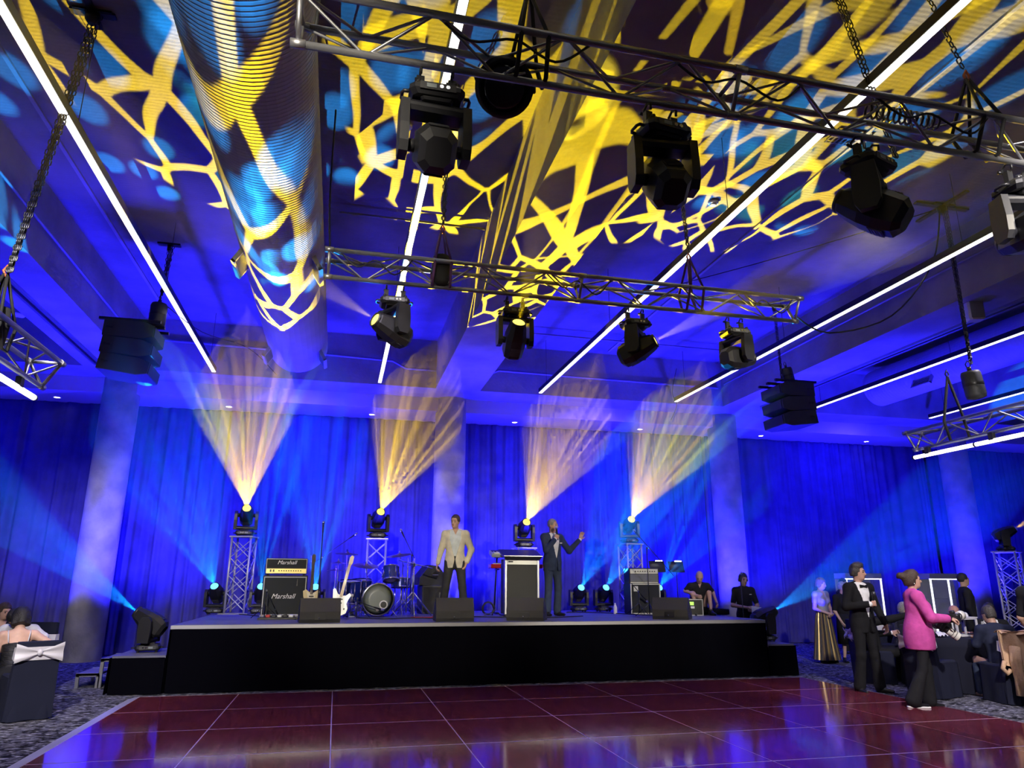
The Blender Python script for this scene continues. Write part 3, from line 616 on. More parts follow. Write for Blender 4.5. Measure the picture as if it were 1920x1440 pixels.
chain('short chain from ceiling to the left loudspeaker hoist', (-2.98, 11.5, 6.73), (-3.0, 11.5, 5.86), 3); chain('chain from ceiling to the right loudspeaker hoist', (8.0, 11.5, 6.73), (8.02, 11.5, 5.2), 2)
# far truss rigging
def sling_bag(label, x, y, zt, m, bag=True):
    t = thing('truss_sling', label, 'sling', (x, y, zt))
    for dx in (-.09, .09):
        part('webbing', t, m, lambda b: [b.tube([(dx, -.16, -.02), (dx*1.1, -.05, -.27), (dx*1.1, .05, -.27), (dx, .16, -.02)], .016, 5), b.tube([(dx, -.15, -.02), (dx*.15, 0, .42)], .014, 5), b.tube([(dx, .15, -.02), (dx*.15, 0, .42)], .014, 5)])
    if bag: part('chain_bag', t, M_BAG, lambda b: b.lathe([(.05, -.26), (.09, -.22), (.105, -.02), (.09, .10), (.03, .12)], n=12))
    part('shackle', t, mat('orange hook', (0.55, 0.12, 0.03), 0.5), lambda b: b.tube([(0, 0, .40), (.025, 0, .45), (0, 0, .50), (-.025, 0, .45)], .012, 6, closed=True)); return t
sling_bag('purple sling with black bag on the far truss, left of the middle head', .92, 7.33, TZ+.27, M_SLP); sling_bag('purple sling with bag on the far truss, right end', 3.98, 7.33, TZ+.27, M_SLP, False)
chain('long hoist chain down to the left sling of the far truss', (.95, 7.45, 6.73), (.92, 7.33, 5.44), 2, .04); chain('long hoist chain down to the right sling of the far truss', (4.05, 7.6, 6.73), (3.98, 7.33, 5.44), 2, .03)
sling_bag('black sling around the near truss above the first head', 1.02, 3.83, TZ+.28, M_SLB, False); sling_bag('black triangular sling at the right end of the near truss', 4.62, 3.83, TZ+.28, M_SLB, False)
chain('chain rising from the right sling of the near truss', (4.3, 3.9, 6.73), (4.60, 3.83, 5.46), 1); chain('pair of chains running up behind the near truss', (4.1, 4.5, 6.73), (4.28, 4.3, 4.9), 2, .06)
chain('chain from ceiling to the left sling of the near truss', (1.02, 3.83, 6.73), (1.02, 3.83, 5.46), 1)
t = thing('chain_pile', 'slack chain wound on the near truss beside the third head', 'chain', (3.62, 3.83, TZ+.24)); part('chain_coil', t, M_CHAIN, lambda b: [b.tube([(.02+.05*k+.012*cos(a*.9), .052*cos(a*.9), .052*sin(a*.9)) for a in range(8)], .010, 5, closed=True) for k in range(13)])
# left and right side trusses
chain('heavy chain at the left edge running down to the side truss', (-2.62, 6.4, 6.73), (-2.95, 6.55, 4.08), 3, .035); t = sling_bag('black chain bag and sling on the left side truss', -2.98, 6.6, 3.66, M_SLB)
chain('long chain at right running down to the side truss hoist', (8.15, 7.5, 6.73), (8.15, 7.5, 4.36), 3, .03); hoist('black hoist standing in the right side truss', (8.16, 7.5, 3.87), .95, -.12)
t = thing('truss_sling', 'black sling bracket gripping the right side truss', 'sling', (8.3, 8.05, 3.72)); part('webbing', t, M_SLB, lambda b: [b.tube([(0, 0, .62), (-.12, .06, -.02), (-.02, .1, -.28)], .02, 5), b.tube([(0, 0, .62), (.10, -.05, .05), (.12, -.08, -.26)], .02, 5)]); part('shackle', t, M_CHAIN, lambda b: b.tube([(0, 0, .6), (.03, 0, .66), (0, 0, .72), (-.03, 0, .66)], .012, 6, closed=True))
def led_tube(label, p, L, n):
    t = thing('led_tube', label, 'led tube', p)
    for k in range(n): part('tube', t, M_TUBE, lambda b: b.cyl((0, -k*L-.01, 0), (0, -(k+1)*L+.01, 0), .028, n=12))
    for k in range(n+1): part('end_cap', t, M_BLKM, lambda b: b.cyl((0, -k*L-.015, 0), (0, -k*L+.015, 0), .03, n=12))
    for k in range(n): part('hanger', t, M_BLKM, lambda b: [b.box((0, -(k+.25)*L, .06), (.05, .07, .10))])
    return t
led_tube('glowing white LED tube under the left side truss', (-3.02, 7.72, 3.24), 1.5, 3); led_tube('glowing white LED tube pair under the right side truss', (8.42, 9.0, 3.34), 1.1, 4)
# loose cables
M_CAB = mat('black cable', (0.012, 0.012, 0.013), 0.6)
def cable(label, pts, r=.011, sub=5, m=None):
    P = [Vector(p) for p in pts]; out = []
    for i in range(len(P)-1):
        a, b_, c, d = P[max(0, i-1)], P[i], P[i+1], P[min(len(P)-1, i+2)]
        for k in range(sub):
            t = k/sub; out.append(.5*((2*b_)+(c-a)*t+(2*a-5*b_+4*c-d)*t*t+(3*b_-a-3*c+d)*t**3))
    out.append(P[-1]); b = MB(); b.tube(out, r, 5); return tag(b.build('cable', m or M_CAB), label, 'cable')
cable('black cable sagging from the far truss end towards the right ceiling anchor', [(5.4, 7.35, 4.75), (6.0, 7.5, 4.62), (7.0, 7.5, 4.95), (7.8, 7.5, 5.8), (8.1, 7.5, 6.7)]); cable('thin cable straight from the right ceiling anchor', [(8.05, 7.6, 6.7), (6.6, 9.2, 6.55), (5.6, 11.0, 6.7)], .008)
cable('black cable bundle hanging along the round duct', [(-.42, 4.1, 6.6), (-.36, 4.0, 5.4), (-.36, 4.0, 4.9)], .012); cable('thin cable from duct down to the far truss end', [(-.34, 7.0, 6.5), (-.34, 7.2, 5.6), (-.3, 7.3, 4.95)], .010)
cable('thin cable looping from the left hoist to the edge beam', [(-2.9, 11.5, 5.7), (-2.5, 12.4, 5.6), (-1.9, 13.6, 5.75), (-1.5, 15.2, 5.7)], .007); cable('thin wavy cable hanging right of the right line light', [(7.7, 15.15, 6.5), (7.55, 15.15, 5.9), (7.65, 15.15, 5.6), (7.45, 15.1, 5.2)], .007)
for i, (x, y, n) in enumerate(((.9, 3.83, 'first'), (2.5, 3.83, 'second'), (4.1, 3.83, 'third'))): cable('black cable looped along the near truss, %s loop from the left' % n, [(x-.5, y-.12, TZ+.27), (x-.3, y-.16, TZ+.10), (x, y-.1, TZ+.22), (x+.25, y-.16, TZ+.05), (x+.5, y-.12, TZ+.26)], .009)
for i, (x, y, n) in enumerate(((.2, 7.33, 'left end'), (2.5, 7.33, 'middle'), (4.9, 7.33, 'right end'))): cable('black cable looped along the far truss near its %s' % n, [(x-.4, y-.12, TZ+.26), (x-.2, y-.15, TZ+.08), (x, y-.1, TZ+.2), (x+.2, y-.15, TZ+.03), (x+.4, y-.12, TZ+.25)], .008)
def plate(label, p, w=.7): t = thing('anchor_plate', label, 'bracket', p); part('arm_bars', t, M_BLKM, lambda b: [b.box((0, 0, -.01), (w, .07, .02)), b.box((0, 0, -.015), (.07, w, .02))]); part('eye_block', t, M_BLKM, lambda b: b.lathe([(.07, -.02), (.06, -.09), (.03, -.13)], n=10)); return t
plate('cross-shaped ceiling anchor plate at right', (8.15, 7.52, SLAB-.01), .9); plate('ceiling anchor plate under the left beam area', (-2.62, 6.4, SLAB-.01), .4)
t = thing('lift_tag', 'perforated metal plate with a hanging capacity tag near the third head', 'bracket', (5.75, 6.3, SLAB)); part('mesh_plate', t, M_ALUD, lambda b: [b.box((0, 0, -.02), (.5, .02, .012)), b.box((0, .12, -.02), (.5, .02, .012)), b.box((0, .24, -.02), (.5, .02, .012))]+[b.box((-.24+.06*k, .12, -.02), (.02, .26, .01)) for k in range(9)]); part('hanging_tag', t, M_BLK, lambda b: b.box((.05, -.05, -.20), (.04, .01, .14)))
part('tag_strip', t, M_WHITE, lambda b: b.box((.05, -.056, -.20), (.010, .003, .09)))
# ------------------------------------------------------------------ backline on the stage
M_TOLEX = mat('black tolex', (0.018, 0.019, 0.022), 0.6, bump=.3, bscale=200); M_GCL = mat('dark grille cloth', (0.022, 0.025, 0.028), 0.9, bump=.3, bscale=300); M_PIPING = mat('white piping', (0.55, 0.56, 0.55), 0.6); M_GOLD = mat('brushed gold panel', (0.72, 0.56, 0.18), 0.35, 0.5); M_SILV = mat('silver panel', (0.55, 0.56, 0.52), 0.35, 0.4); M_KNOB = mat('knob', (0.03, 0.025, 0.02), 0.4)
def frame_rect(b, w, h, y, t=.014, z0=0, d=.012):
    b.box((0, y, z0+h/2-t/2), (w, d, t)); b.box((0, y, z0-h/2+t/2), (w, d, t)); b.box((-w/2+t/2, y, z0), (t, d, h-2*t)); b.box((w/2-t/2, y, z0), (t, d, h-2*t))
t = thing('speaker_cabinet', 'tall black guitar speaker cabinet with white edging and script logo', 'amplifier', (-.86, 13.5, S), .04)
part('shell', t, M_TOLEX, lambda b: b.cbox((0, 0, .35), (.74, .36, .70), .012)); part('grille_cloth', t, M_GCL, lambda b: b.box((0, -.183, .36), (.69, .012, .62))); part('piping', t, M_PIPING, lambda b: frame_rect(b, .70, .63, -.188, .012, .36))
for sx in (-1, 1): part('corner', t, M_PIPING, lambda b: b.cbox((sx*.345, -.165, .025), (.06, .06, .05), .012))
part('handle', t, M_BLK, lambda b: b.cbox((.20, -.195, .58), (.03, .02, .12), .006)); text('logo', 'Marshall', .115, M_WHITE, t, Matrix.Translation((-.02, -.196, .35)) @ FRONT, .35)
t = thing('amplifier_head', 'black guitar amplifier head with gold control panel and script logo', 'amplifier', (-.86, 13.5, S+.70), .04)
part('shell', t, M_TOLEX, lambda b: b.cbox((0, 0, .155), (.70, .24, .27), .012)); part('grille_cloth', t, M_GCL, lambda b: b.box((0, -.123, .205), (.66, .01, .14))); part('piping', t, M_PIPING, lambda b: frame_rect(b, .68, .25, -.128, .010, .155)); part('gold_panel', t, M_GOLD, lambda b: b.box((0, -.125, .075), (.66, .012, .075)))
for k in range(10): part('knob', t, M_KNOB, lambda b: b.cyl((-.12+.04*k, -.131, .078), (-.12+.04*k, -.15, .078), .011, n=8))
for k in range(2): part('rocker_switch', t, M_KNOB, lambda b: b.box((-.26+.05*k, -.135, .078), (.025, .012, .04)))
for sx in (-1, 1): part('foot', t, M_BLK, lambda b: b.cyl((sx*.3, -.08, 0), (sx*.3, -.08, .022), .02, n=8))
text('logo', 'Marshall', .095, M_WHITE, t, Matrix.Translation((.0, -.13, .215)) @ FRONT, .35)
t = thing('speaker_cabinet', 'black bass speaker cabinet with silver edging at right', 'amplifier', (6.0, 13.9, S), -.06)
part('shell', t, M_TOLEX, lambda b: b.cbox((0, 0, .29), (.62, .42, .58), .012)); part('grille', t, M_GCL, lambda b: b.box((0, -.212, .29), (.56, .012, .52))); part('edging', t, M_SILV, lambda b: frame_rect(b, .62, .58, -.214, .022, .29)); part('badge', t, M_SILV, lambda b: b.box((-.2, -.222, .48), (.09, .008, .10)))
t = thing('amplifier_head', 'bass amplifier with silver control panel and mesh front', 'amplifier', (6.0, 13.9, S+.58), -.06)
part('shell', t, M_TOLEX, lambda b: b.cbox((0, 0, .15), (.62, .34, .30), .012)); part('control_panel', t, M_SILV, lambda b: b.box((0, -.173, .235), (.58, .012, .09))); part('mesh_front', t, mat('amp mesh', (0.30, 0.32, 0.30), 0.5, 0.4, bump=.8, bscale=160), lambda b: b.box((0, -.173, .11), (.58, .012, .14))); part('lower_strip', t, M_SILV, lambda b: b.box((0, -.173, .022), (.58, .012, .02)))
for k in range(9): part('knob', t, M_KNOB, lambda b: b.cyl((-.18+.05*k, -.178, .235), (-.18+.05*k, -.196, .235), .012, n=8))
# stage monitors, backs to the audience
M_MON = mat('monitor paint', (0.028, 0.027, 0.030), 0.6, bump=.3, bscale=180)
def monitor(label, x, y, rz):
    t = thing('stage_monitor', label, 'loudspeaker', (x, y, S), rz, 'wedge monitors along the stage front')
    pf = [(0, 0), (.42, 0), (.42, .10), (.17, .34), (.07, .355), (-.03, .16), (-.02, .05)]
    b = MB(); b.prism(pf[::-1], .60, Matrix(((0, 0, 1, -.30), (1, 0, 0, -.2), (0, 1, 0, 0), (0, 0, 0, 1)))); b.build('cabinet', M_MON, t)
    part('grille', t, M_GRL, lambda b: b.box((0, 0, 0), (.54, .30, .012))).matrix_local = Matrix.Translation((0, .098, .228)) @ Matrix.Rotation(-.765, 4, 'X')
    part('connector_plate', t, M_BLK, lambda b: b.box((0, -.232, .085), (.16, .012, .085)))
    for sx in (-1, 1): part('handle_cup', t, M_BLK, lambda b: b.cyl((sx*.295, -.02, .15), (sx*.308, -.02, .15), .055, n=14))
    part('cable_plug', t, M_CHROME, lambda b: b.cyl((-.02, -.24, .075), (-.02, -.27, .07), .010, n=8)); return t
monitor('wedge monitor leftmost on the stage edge, below the guitars', -.22, 11.85, .10); monitor('wedge monitor at the feet of the cream jacket man', 1.86, 11.85, -.02); monitor('wedge monitor in front of the lectern', 3.08, 11.85, -.42); monitor('wedge monitor rightmost on the stage edge, below the bass amplifier', 5.66, 11.85, -.62)
# guitars on stands
def guitar(label, loc, rz, lean, bodym, neckm, pick, k=1.0, style=0):
    t = thing('electric_guitar', label, 'guitar', loc, rz); Mx = Matrix.Rotation(-.12, 4, 'X') @ Matrix.Rotation(lean, 4, 'Y'); Up = Matrix(((1, 0, 0, 0), (0, 0, -1, 0), (0, 1, 0, 0), (0, 0, 0, 1)))
    if style == 0: ol = [(0, .02), (.09, .0), (.155, .05), (.165, .13), (.125, .21), (.14, .29), (.17, .37), (.135, .40), (.08, .345), (.0, .33), (-.07, .35), (-.13, .43), (-.17, .41), (-.15, .31), (-.125, .22), (-.17, .13), (-.155, .05), (-.09, .0)]
    else: ol = [(0, .0), (.10, .005), (.165, .06), (.17, .14), (.12, .22), (.13, .29), (.15, .36), (.12, .395), (.075, .36), (.03, .335), (-.04, .35), (-.10, .40), (-.155, .37), (-.145, .28), (-.125, .21), (-.17, .13), (-.16, .05), (-.10, .0)]
    def P(nm, m, fn): b = MB(); fn(b); o = b.build(nm, m, t, Mx @ Up); return o
    P('body', bodym, lambda b: b.prism([(a, c) for a, c in ol][::-1] if False else ol, .042, z0=-.021)); P('pickguard', pick, lambda b: b.prism([(-.05, .10), (.09, .09), (.10, .2), (.06, .28), (.09, .34), (.02, .33), (-.06, .34), (-.09, .36), (-.06, .22)], .004, z0=.021))
    P('neck', neckm, lambda b: b.box((0, .60, .012), (.05, .56, .022))); P('fretboard', neckm, lambda b: b.box((0, .59, .027), (.052, .56, .008)))
    P('headstock', neckm, lambda b: b.prism([(-.025, .87), (.025, .87), (.045, .93), (.04, 1.04), (.0, 1.06), (-.03, 1.02)], .018, z0=0.005))
    for q in range(6): P('tuner', M_CHROME, lambda b: b.cyl((-.035, .90+.024*q, .014), (-.058, .90+.024*q, .014), .008, n=6))
    for q in range(3): P('pickup', M_BLK, lambda b: b.box((0, .14+.065*q, .028), (.085, .022, .014)))
    P('bridge', M_CHROME, lambda b: b.box((0, .085, .028), (.08, .03, .014))); P('strings', M_CHROME, lambda b: [b.cyl((-.018+.0072*q, .085, .037), (-.018+.0072*q, .90, .036), .0009, n=3, caps=False) for q in range(6)]); t.scale = (k,)*3; return t
def gstand(label, loc):
    t = thing('guitar_stand', label, 'stand', loc); part('post', t, M_BLKM, lambda b: b.cyl((0, .12, 0.05), (0, .10, .60), .011, n=8)); part('yoke_arm', t, M_BLKM, lambda b: b.tube([(-.12, -.08, .16), (-.12, -.02, .14), (0, .10, .15), (.12, -.02, .14), (.12, -.08, .16)], .009, 6))
    for a in (0.5, 2.6, 4.7): part('leg', t, M_BLKM, lambda b: b.cyl((0, .12, .12), (.22*cos(a), .12+.22*sin(a), .008), .009, n=6))
    return t
M_GCR = mat('cream guitar lacquer', (0.72, 0.60, 0.32), 0.25, coat=.4); M_GWH = mat('white guitar lacquer', (0.78, 0.80, 0.72), 0.22, coat=.4); M_ROSE = mat('rosewood', (0.06, 0.035, 0.025), 0.5); M_MAPLE = mat('maple neck', (0.62, 0.42, 0.18), 0.35); M_PWH = mat('white pickguard', (0.75, 0.76, 0.74), 0.3); M_PYL = mat('parchment pickguard', (0.75, 0.68, 0.5), 0.3)
guitar('cream electric guitar on a stand, dark neck upright', (-.40, 13.3, S+.10), .15, .0, M_GCR, M_ROSE, M_PYL, .92, 1); gstand('black guitar stand under the cream guitar', (-.40, 13.3, S)); guitar('white electric guitar with maple neck leaning on a stand', (.04, 13.0, S+.06), -.1, .20, M_GWH, M_MAPLE, M_PWH, .95, 0); gstand('black guitar stand under the white guitar', (.04, 13.0, S))
# drum kit
M_SHELL = mat('blue sparkle shell', (0.015, 0.03, 0.28), 0.25, 0.3, coat=.6, var=.3, vscale=90); M_SKINC = mat('clear drum head', (0.20, 0.23, 0.22), 0.35); M_SKINW = mat('coated drum head', (0.6, 0.6, 0.58), 0.5); M_CYMB = mat('bronze cymbal', (0.55, 0.42, 0.16), 0.28, 1.0); M_BRD = mat('warm bottom head', (0.5, 0.42, 0.28), 0.4)
def drum(label, p, d, r, L, headm, lugs=8, name='drum', legs=(), bot=None):
    t = thing(name, label, 'drum', p); x, y, dd = basis(Vector(d)); d = dd
    part('shell', t, M_SHELL, lambda b: b.lathe([(r*.97, -L/2), (r*.97, L/2)], d=d, n=28, caps=False)); part('front_head', t, headm, lambda b: b.lathe([(r*.95, L/2-.002), (r*.5, L/2+.003), (.005, L/2+.004)], d=d, n=28)); part('rear_head', t, bot or M_SKINW, lambda b: b.lathe([(.005, -L/2-.004), (r*.5, -L/2-.003), (r*.95, -L/2+.002)], d=d, n=28))
    for s in (-1, 1): part('hoop', t, M_CHROME, lambda b: b.lathe([(r*.96, s*(L/2-.012)), (r*1.03, s*(L/2-.012)), (r*1.03, s*(L/2+.012)), (r*.96, s*(L/2+.012))], d=d, n=28, caps=False))
    for k in range(lugs):
        a = 2*pi*(k+.5)/lugs; c = x*(r*1.0*cos(a))+y*(r*1.0*sin(a)); part('lug', t, M_CHROME, lambda b: [b.cyl(c-d*(L*.48), c+d*(L*.48), .006, n=5), b.cyl(c-d*(L*.18), c+d*(L*.18), .015, n=6)])
    for a, b_ in legs: part('leg', t, M_CHROME, lambda b: b.cyl(a, b_, .009, n=6))
    return t
bd = drum('large bass drum with dark front head facing the room', (.74, 13.55, S+.29), (.02, -1, .03), .275, .40, M_SKINC, 10, 'bass_drum', [((.22, -.15, -.12), (.34, -.25, -.285)), ((-.22, -.15, -.12), (-.34, -.25, -.285))])
part('port_ring', bd, M_WHITE, lambda b: b.lathe([(.055, .203), (.075, .207), (.075, .211), (.055, .211)], p=(.10, 0, -.09), d=(.02, -1, .03), n=18, caps=False)); part('port_hole', bd, M_BLK, lambda b: b.lathe([(.055, .206), (.003, .2065)], p=(.10, 0, -.09), d=(.02, -1, .03), n=18, caps=False)); part('head_badge', bd, M_WHITE, lambda b: b.lathe([(.03, .207), (.003, .208)], p=(.0, 0, -.22), d=(.02, -1, .03), n=14, caps=False)).scale = (1, 1, .8)
lg = lambda r, h: [(Vector((r*cos(a), r*sin(a), .05)), Vector((r*1.08*cos(a), r*1.08*sin(a), -h))) for a in (.6, 2.7, 4.8)]
drum('blue floor tom beside the white guitar neck', (.26, 13.75, S+.42), (.0, -.1, 1), .20, .38, M_SKINW, 8, 'floor_tom', lg(.21, .41)); drum('blue floor tom left of the bass drum', (.47, 14.05, S+.46), (.0, -.12, 1), .19, .34, M_SKINW, 8, 'floor_tom', lg(.2, .45)); drum('blue rack tom tilted above the bass drum', (.98, 13.8, S+.74), (-.05, .35, 1), .155, .24, M_SKINW, 8, 'rack_tom', [(Vector((-.05, 0, -.14)), Vector((-.14, -.1, -.3)))], M_BRD); drum('chrome-hooped snare drum right of the rack tom', (1.18, 14.0, S+.58), (0, .1, 1), .175, .15, M_SKINW, 8, 'snare_drum', lg(.1, .57), M_BRD)
def tripod(t, h, spread=.28, top=.30, m=M_CHROME, r=.012):
    for a in (.5, 2.6, 4.7): part('leg', t, m, lambda b: b.cyl((0, 0, top), (spread*cos(a), spread*sin(a), .008), r*.8, n=6))
    part('pole', t, m, lambda b: b.cyl((0, 0, .04), (0, 0, h), r, n=8))
def cymbal(label, x, y, h, r, tilt=(0, -.15), pole=True, off=(0, 0)):
    t = thing('cymbal_stand', label, 'cymbal', (x, y, S))
    if pole: tripod(t, h-.14 if off != (0, 0) else h)
    else: part('pole', t, M_CHROME, lambda b: b.cyl((0, 0, .3), (0, 0, h), .009, n=8))
    if off != (0, 0): part('boom', t, M_CHROME, lambda b: b.cyl((-off[0]*.3, -off[1]*.3, h-.2), (off[0], off[1], h), .008, n=6))
    d = Vector((tilt[0], tilt[1], 1)); part('cymbal', t, M_CYMB, lambda b: b.lathe([(r, 0), (r*.6, .012), (r*.2, .022), (r*.16, .038), (.012, .046)], (off[0], off[1], h), d, 28, caps=False)); part('wing_nut', t, M_CHROME, lambda b: b.cyl((off[0], off[1], h+.04), (off[0], off[1], h+.085), .012, n=6)); return t
cymbal('high crash cymbal above the floor tom', .17, 14.2, 1.10, .22, (.05, -.12)); cymbal('tilted crash cymbal beside the middle truss tower', .55, 13.9, .88, .24, (.06, -.22), off=(-.03, 0)); cymbal('ride cymbal right of the middle truss tower', 1.22, 14.1, 1.08, .24, (-.15, -.15), off=(-.08, -.05)); cymbal('low splash cymbal over the tripod stand', 1.40, 14.0, .90, .17, (0, -.05)); cymbal('hi-hat cymbals left of the floor tom', .02, 13.9, .92, .15, (0, -.02)); cymbal('upper hi-hat cymbal at the kit\'s left edge', -.02, 14.3, .80, .16, (0, -.05))
t = thing('cymbal_stand', 'heavy chrome double-braced stand right of the bass drum', 'stand', (1.38, 13.55, S)); tripod(t, 1.02, .42, .42, r=.017); part('boom', t, M_CHROME, lambda b: b.cyl((-.28, .1, .98), (.34, 0, .84), .012, n=6)); part('clamp', t, M_CHROME, lambda b: b.cbox((0, 0, .90), (.06, .05, .07), .01)); part('second_pole', t, M_CHROME, lambda b: b.cyl((-.11, .05, .06), (-.11, .05, 1.05), .013, n=8))
t = thing('kick_pedal_hardware', 'cluster of chrome pedal hardware left of the bass drum', 'drum hardware', (.30, 13.35, S)); part('footboard', t, M_CHROME, lambda b: b.add([(-.05, -.15, .02), (.05, -.15, .02), (.05, .12, .10), (-.05, .12, .10), (-.05, -.15, .008), (.05, -.15, .008), (.05, .12, .088), (-.05, .12, .088)], [(0, 1, 2, 3), (4, 7, 6, 5), (0, 4, 5, 1), (1, 5, 6, 2), (2, 6, 7, 3), (3, 7, 4, 0)])); part('frame', t, M_CHROME, lambda b: [b.cyl((-.07, .12, .0), (-.07, .12, .25), .012, n=6), b.cyl((.07, .12, .0), (.07, .12, .25), .012, n=6), b.cyl((-.07, .12, .22), (.07, .12, .22), .012, n=6)]); part('beater', t, M_SKINW, lambda b: [b.cyl((0, .12, .22), (0, .18, .36), .006, n=5), b.ball((0, .18, .36), .028, 8)])
# microphone stands
def mic_stand(label, loc, h, boom=None, base='tri', mic=True, col=M_BLKM, hd=M_CHROME):
    """boom: (from, to) offsets in local coords; the microphone sits at the end"""
    t = thing('microphone_stand', label, 'microphone stand', loc)
    if base == 'tri': tripod(t, h, .26, .22, col, .009)
    else: part('base', t, col, lambda b: b.lathe([(.13, 0), (.13, .012), (.02, .03)], n=20)); part('pole', t, col, lambda b: b.cyl((0, 0, .02), (0, 0, h), .009, n=8))
    e = Vector((0, 0, h)); d = Vector((0, -.3, 1))
    if boom:
        a, e = Vector(boom[0]), Vector(boom[1]); d = e-a; part('boom', t, col, lambda b: b.cyl(a, e, .007, n=6)); part('clutch', t, M_CHROME, lambda b: b.cyl((0, -.015, h), (0, .015, h), .018, n=8))
    d = d.normalized()
    if mic:
        part('microphone', t, M_MICB, lambda b: b.lathe([(.009, -.02), (.012, .0), (.018, .12)], e, d, 10)); part('mic_grille', t, hd, lambda b: b.lathe([(.018, .12), (.027, .145), (.024, .175), (.006, .19)], e, d, 10))
    return t
M_MICB = mat('mic black', (0.015, 0.015, 0.016), 0.4)
mic_stand('straight microphone stand in front of the cream guitar', (-.27, 12.6, S), 1.40, base='disc'); mic_stand('overhead boom microphone stand left of the drum kit', (-.30, 14.75, S), 1.05, ((-.12, 0, .96), (.50, .0, 1.42))); mic_stand('overhead boom microphone stand right of the drum kit', (1.42, 14.5, S), 1.1, ((.08, 0, 1.0), (-.16, 0, 1.45))); mic_stand('boom vocal microphone stand beside the bass amplifier', (5.62, 12.7, S), 1.22, ((.52, .0, .72), (-.14, -.02, 1.42))); mic_stand('short boom microphone pointing at the bass drum', (.38, 13.05, S), .32, ((-.1, 0, .30), (.30, .12, .17))); mic_stand('short angled microphone stand in front of the guitar cabinet', (-1.12, 13.0, S), .45, ((-.04, 0, .52), (.16, .12, .14))); mic_stand('short angled microphone stand in front of the bass cabinet', (5.72, 13.4, S), .42, ((-.14, 0, .58), (.14, .14, .34))); mic_stand('thin microphone stand in front of the headset technician', (7.55, 12.75, 0), 1.52, base='disc', mic=True)
# lectern
t = thing('lectern', 'black lectern with silver posts and sloping top at centre stage', 'lectern', (3.34, 13.4, S), .02)
part('front_panel', t, mat('lectern black panel', (0.009, 0.010, 0.011), .6), lambda b: b.box((0, -.16, .52), (.56, .03, .92))); part('name_strip', t, M_SILV, lambda b: b.box((0, -.17, .96), (.60, .03, .09)))
for sx in (-1, 1):
    part('post', t, M_ALU, lambda b: b.cbox((sx*.31, -.16, .52), (.055, .06, 1.02), .012)); part('side_panel', t, M_TOLEX, lambda b: b.box((sx*.30, .03, .52), (.02, .34, .98)))
part('sloping_top', t, M_BLK, lambda b: b.add([(-.37, -.27, 1.06), (.37, -.27, 1.06), (.37, .22, 1.20), (-.37, .22, 1.20), (-.33, -.24, 1.0), (.33, -.24, 1.0), (.33, .2, 1.12), (-.33, .2, 1.12)], [(0, 1, 2, 3), (4, 7, 6, 5), (0, 4, 5, 1), (1, 5, 6, 2), (2, 6, 7, 3), (3, 7, 4, 0)])); part('top_trim', t, M_ALU, lambda b: b.box((0, -.272, 1.065), (.75, .012, .016))); part('base', t, M_BLKM, lambda b: b.cbox((0, 0, .02), (.68, .42, .04), .01)); part('strip_badge', t, M_BLK, lambda b: b.box((-.22, -.187, .965), (.09, .004, .025)))
# keyboards on a two-tier stand
t = thing('keyboard_stand', 'two-tier keyboard stand behind the lectern', 'stand', (3.5, 14.4, S)); part('uprights', t, M_BLKM, lambda b: [b.cyl((-.4, .15, 0), (-.4, -.1, 1.10), .016, n=8), b.cyl((.4, .15, 0), (.4, -.1, 1.10), .016, n=8)]); part('arms', t, M_BLKM, lambda b: [b.cyl((s*.4, .1, z), (s*.4, -.3, z), .013, n=6) for s in (-1, 1) for z in (.84, 1.07)]); part('feet', t, M_BLKM, lambda b: [b.cyl((s*.4, -.3, .015), (s*.4, .3, .015), .016, n=6) for s in (-1, 1)])
def keyboard(label, loc, m, w, tilt=0):
    t = thing('keyboard', label, 'keyboard', loc); t.rotation_euler = (tilt, 0, 0); part('case', t, m, lambda b: b.cbox((0, 0, .04), (w, .30, .08), .012)); part('control_panel', t, M_BLK, lambda b: b.box((0, .06, .083), (w-.06, .14, .008)))
    wk = MB().box((0, 0, 0), (.021, .12, .014)).mesh('white_key', M_WHITE); bk = MB().box((0, 0, 0), (.012, .07, .014)).mesh('black_key', M_BLK); n = int((w-.1)/.0235)
    for k in range(n): inst('white_key', wk, t, Matrix.Translation((-w/2+.06+.0235*k, -.08, .087)))
    for k in range(n):
        if k % 7 not in (2, 6): inst('black_key', bk, t, Matrix.Translation((-w/2+.072+.0235*k, -.055, .098)))
    return t
M_RED = mat('red keyboard lacquer', (0.45, 0.015, 0.012), 0.35, coat=.3); keyboard('red keyboard on the lower tier behind the lectern', (3.46, 14.2, S+.86), M_RED, 1.06); keyboard('grey synthesizer on the upper tier behind the lectern', (3.44, 14.2, S+1.10), mat('grey synth case', (0.35, 0.38, 0.36), .4), 1.0, .25)
# speakers by the central column
t = thing('subwoofer', 'dark subwoofer box beside the central column', 'loudspeaker', (1.86, 14.6, S), .1); part('cabinet', t, M_SPK, lambda b: b.cbox((0, 0, .27), (.50, .5, .54), .015)); part('grille', t, M_GRL, lambda b: b.box((-.02, -.254, .27), (.42, .012, .46))); part('handle', t, M_BLK, lambda b: b.cbox((.12, -.265, .34), (.10, .012, .14), .004))
t = thing('drum_monitor', 'wedge-shaped speaker lying on the subwoofer beside the column', 'loudspeaker', (1.80, 14.55, S+.54), .25); b = MB(); b.prism([(-.30, 0), (.26, 0), (.30, .12), (.10, .36), (-.08, .38), (-.28, .14)], .40, Matrix(((1, 0, 0, 0), (0, 0, -1, .2), (0, 1, 0, 0), (0, 0, 0, 1)))); b.build('cabinet', M_SPK, t); part('handle_cup', t, M_BLK, lambda b: b.cyl((.03, -.196, .19), (.03, -.212, .19), .065, n=16)); part('handle_bar', t, M_GREY, lambda b: b.cyl((-.03, -.214, .19), (.09, -.214, .19), .008, n=6))
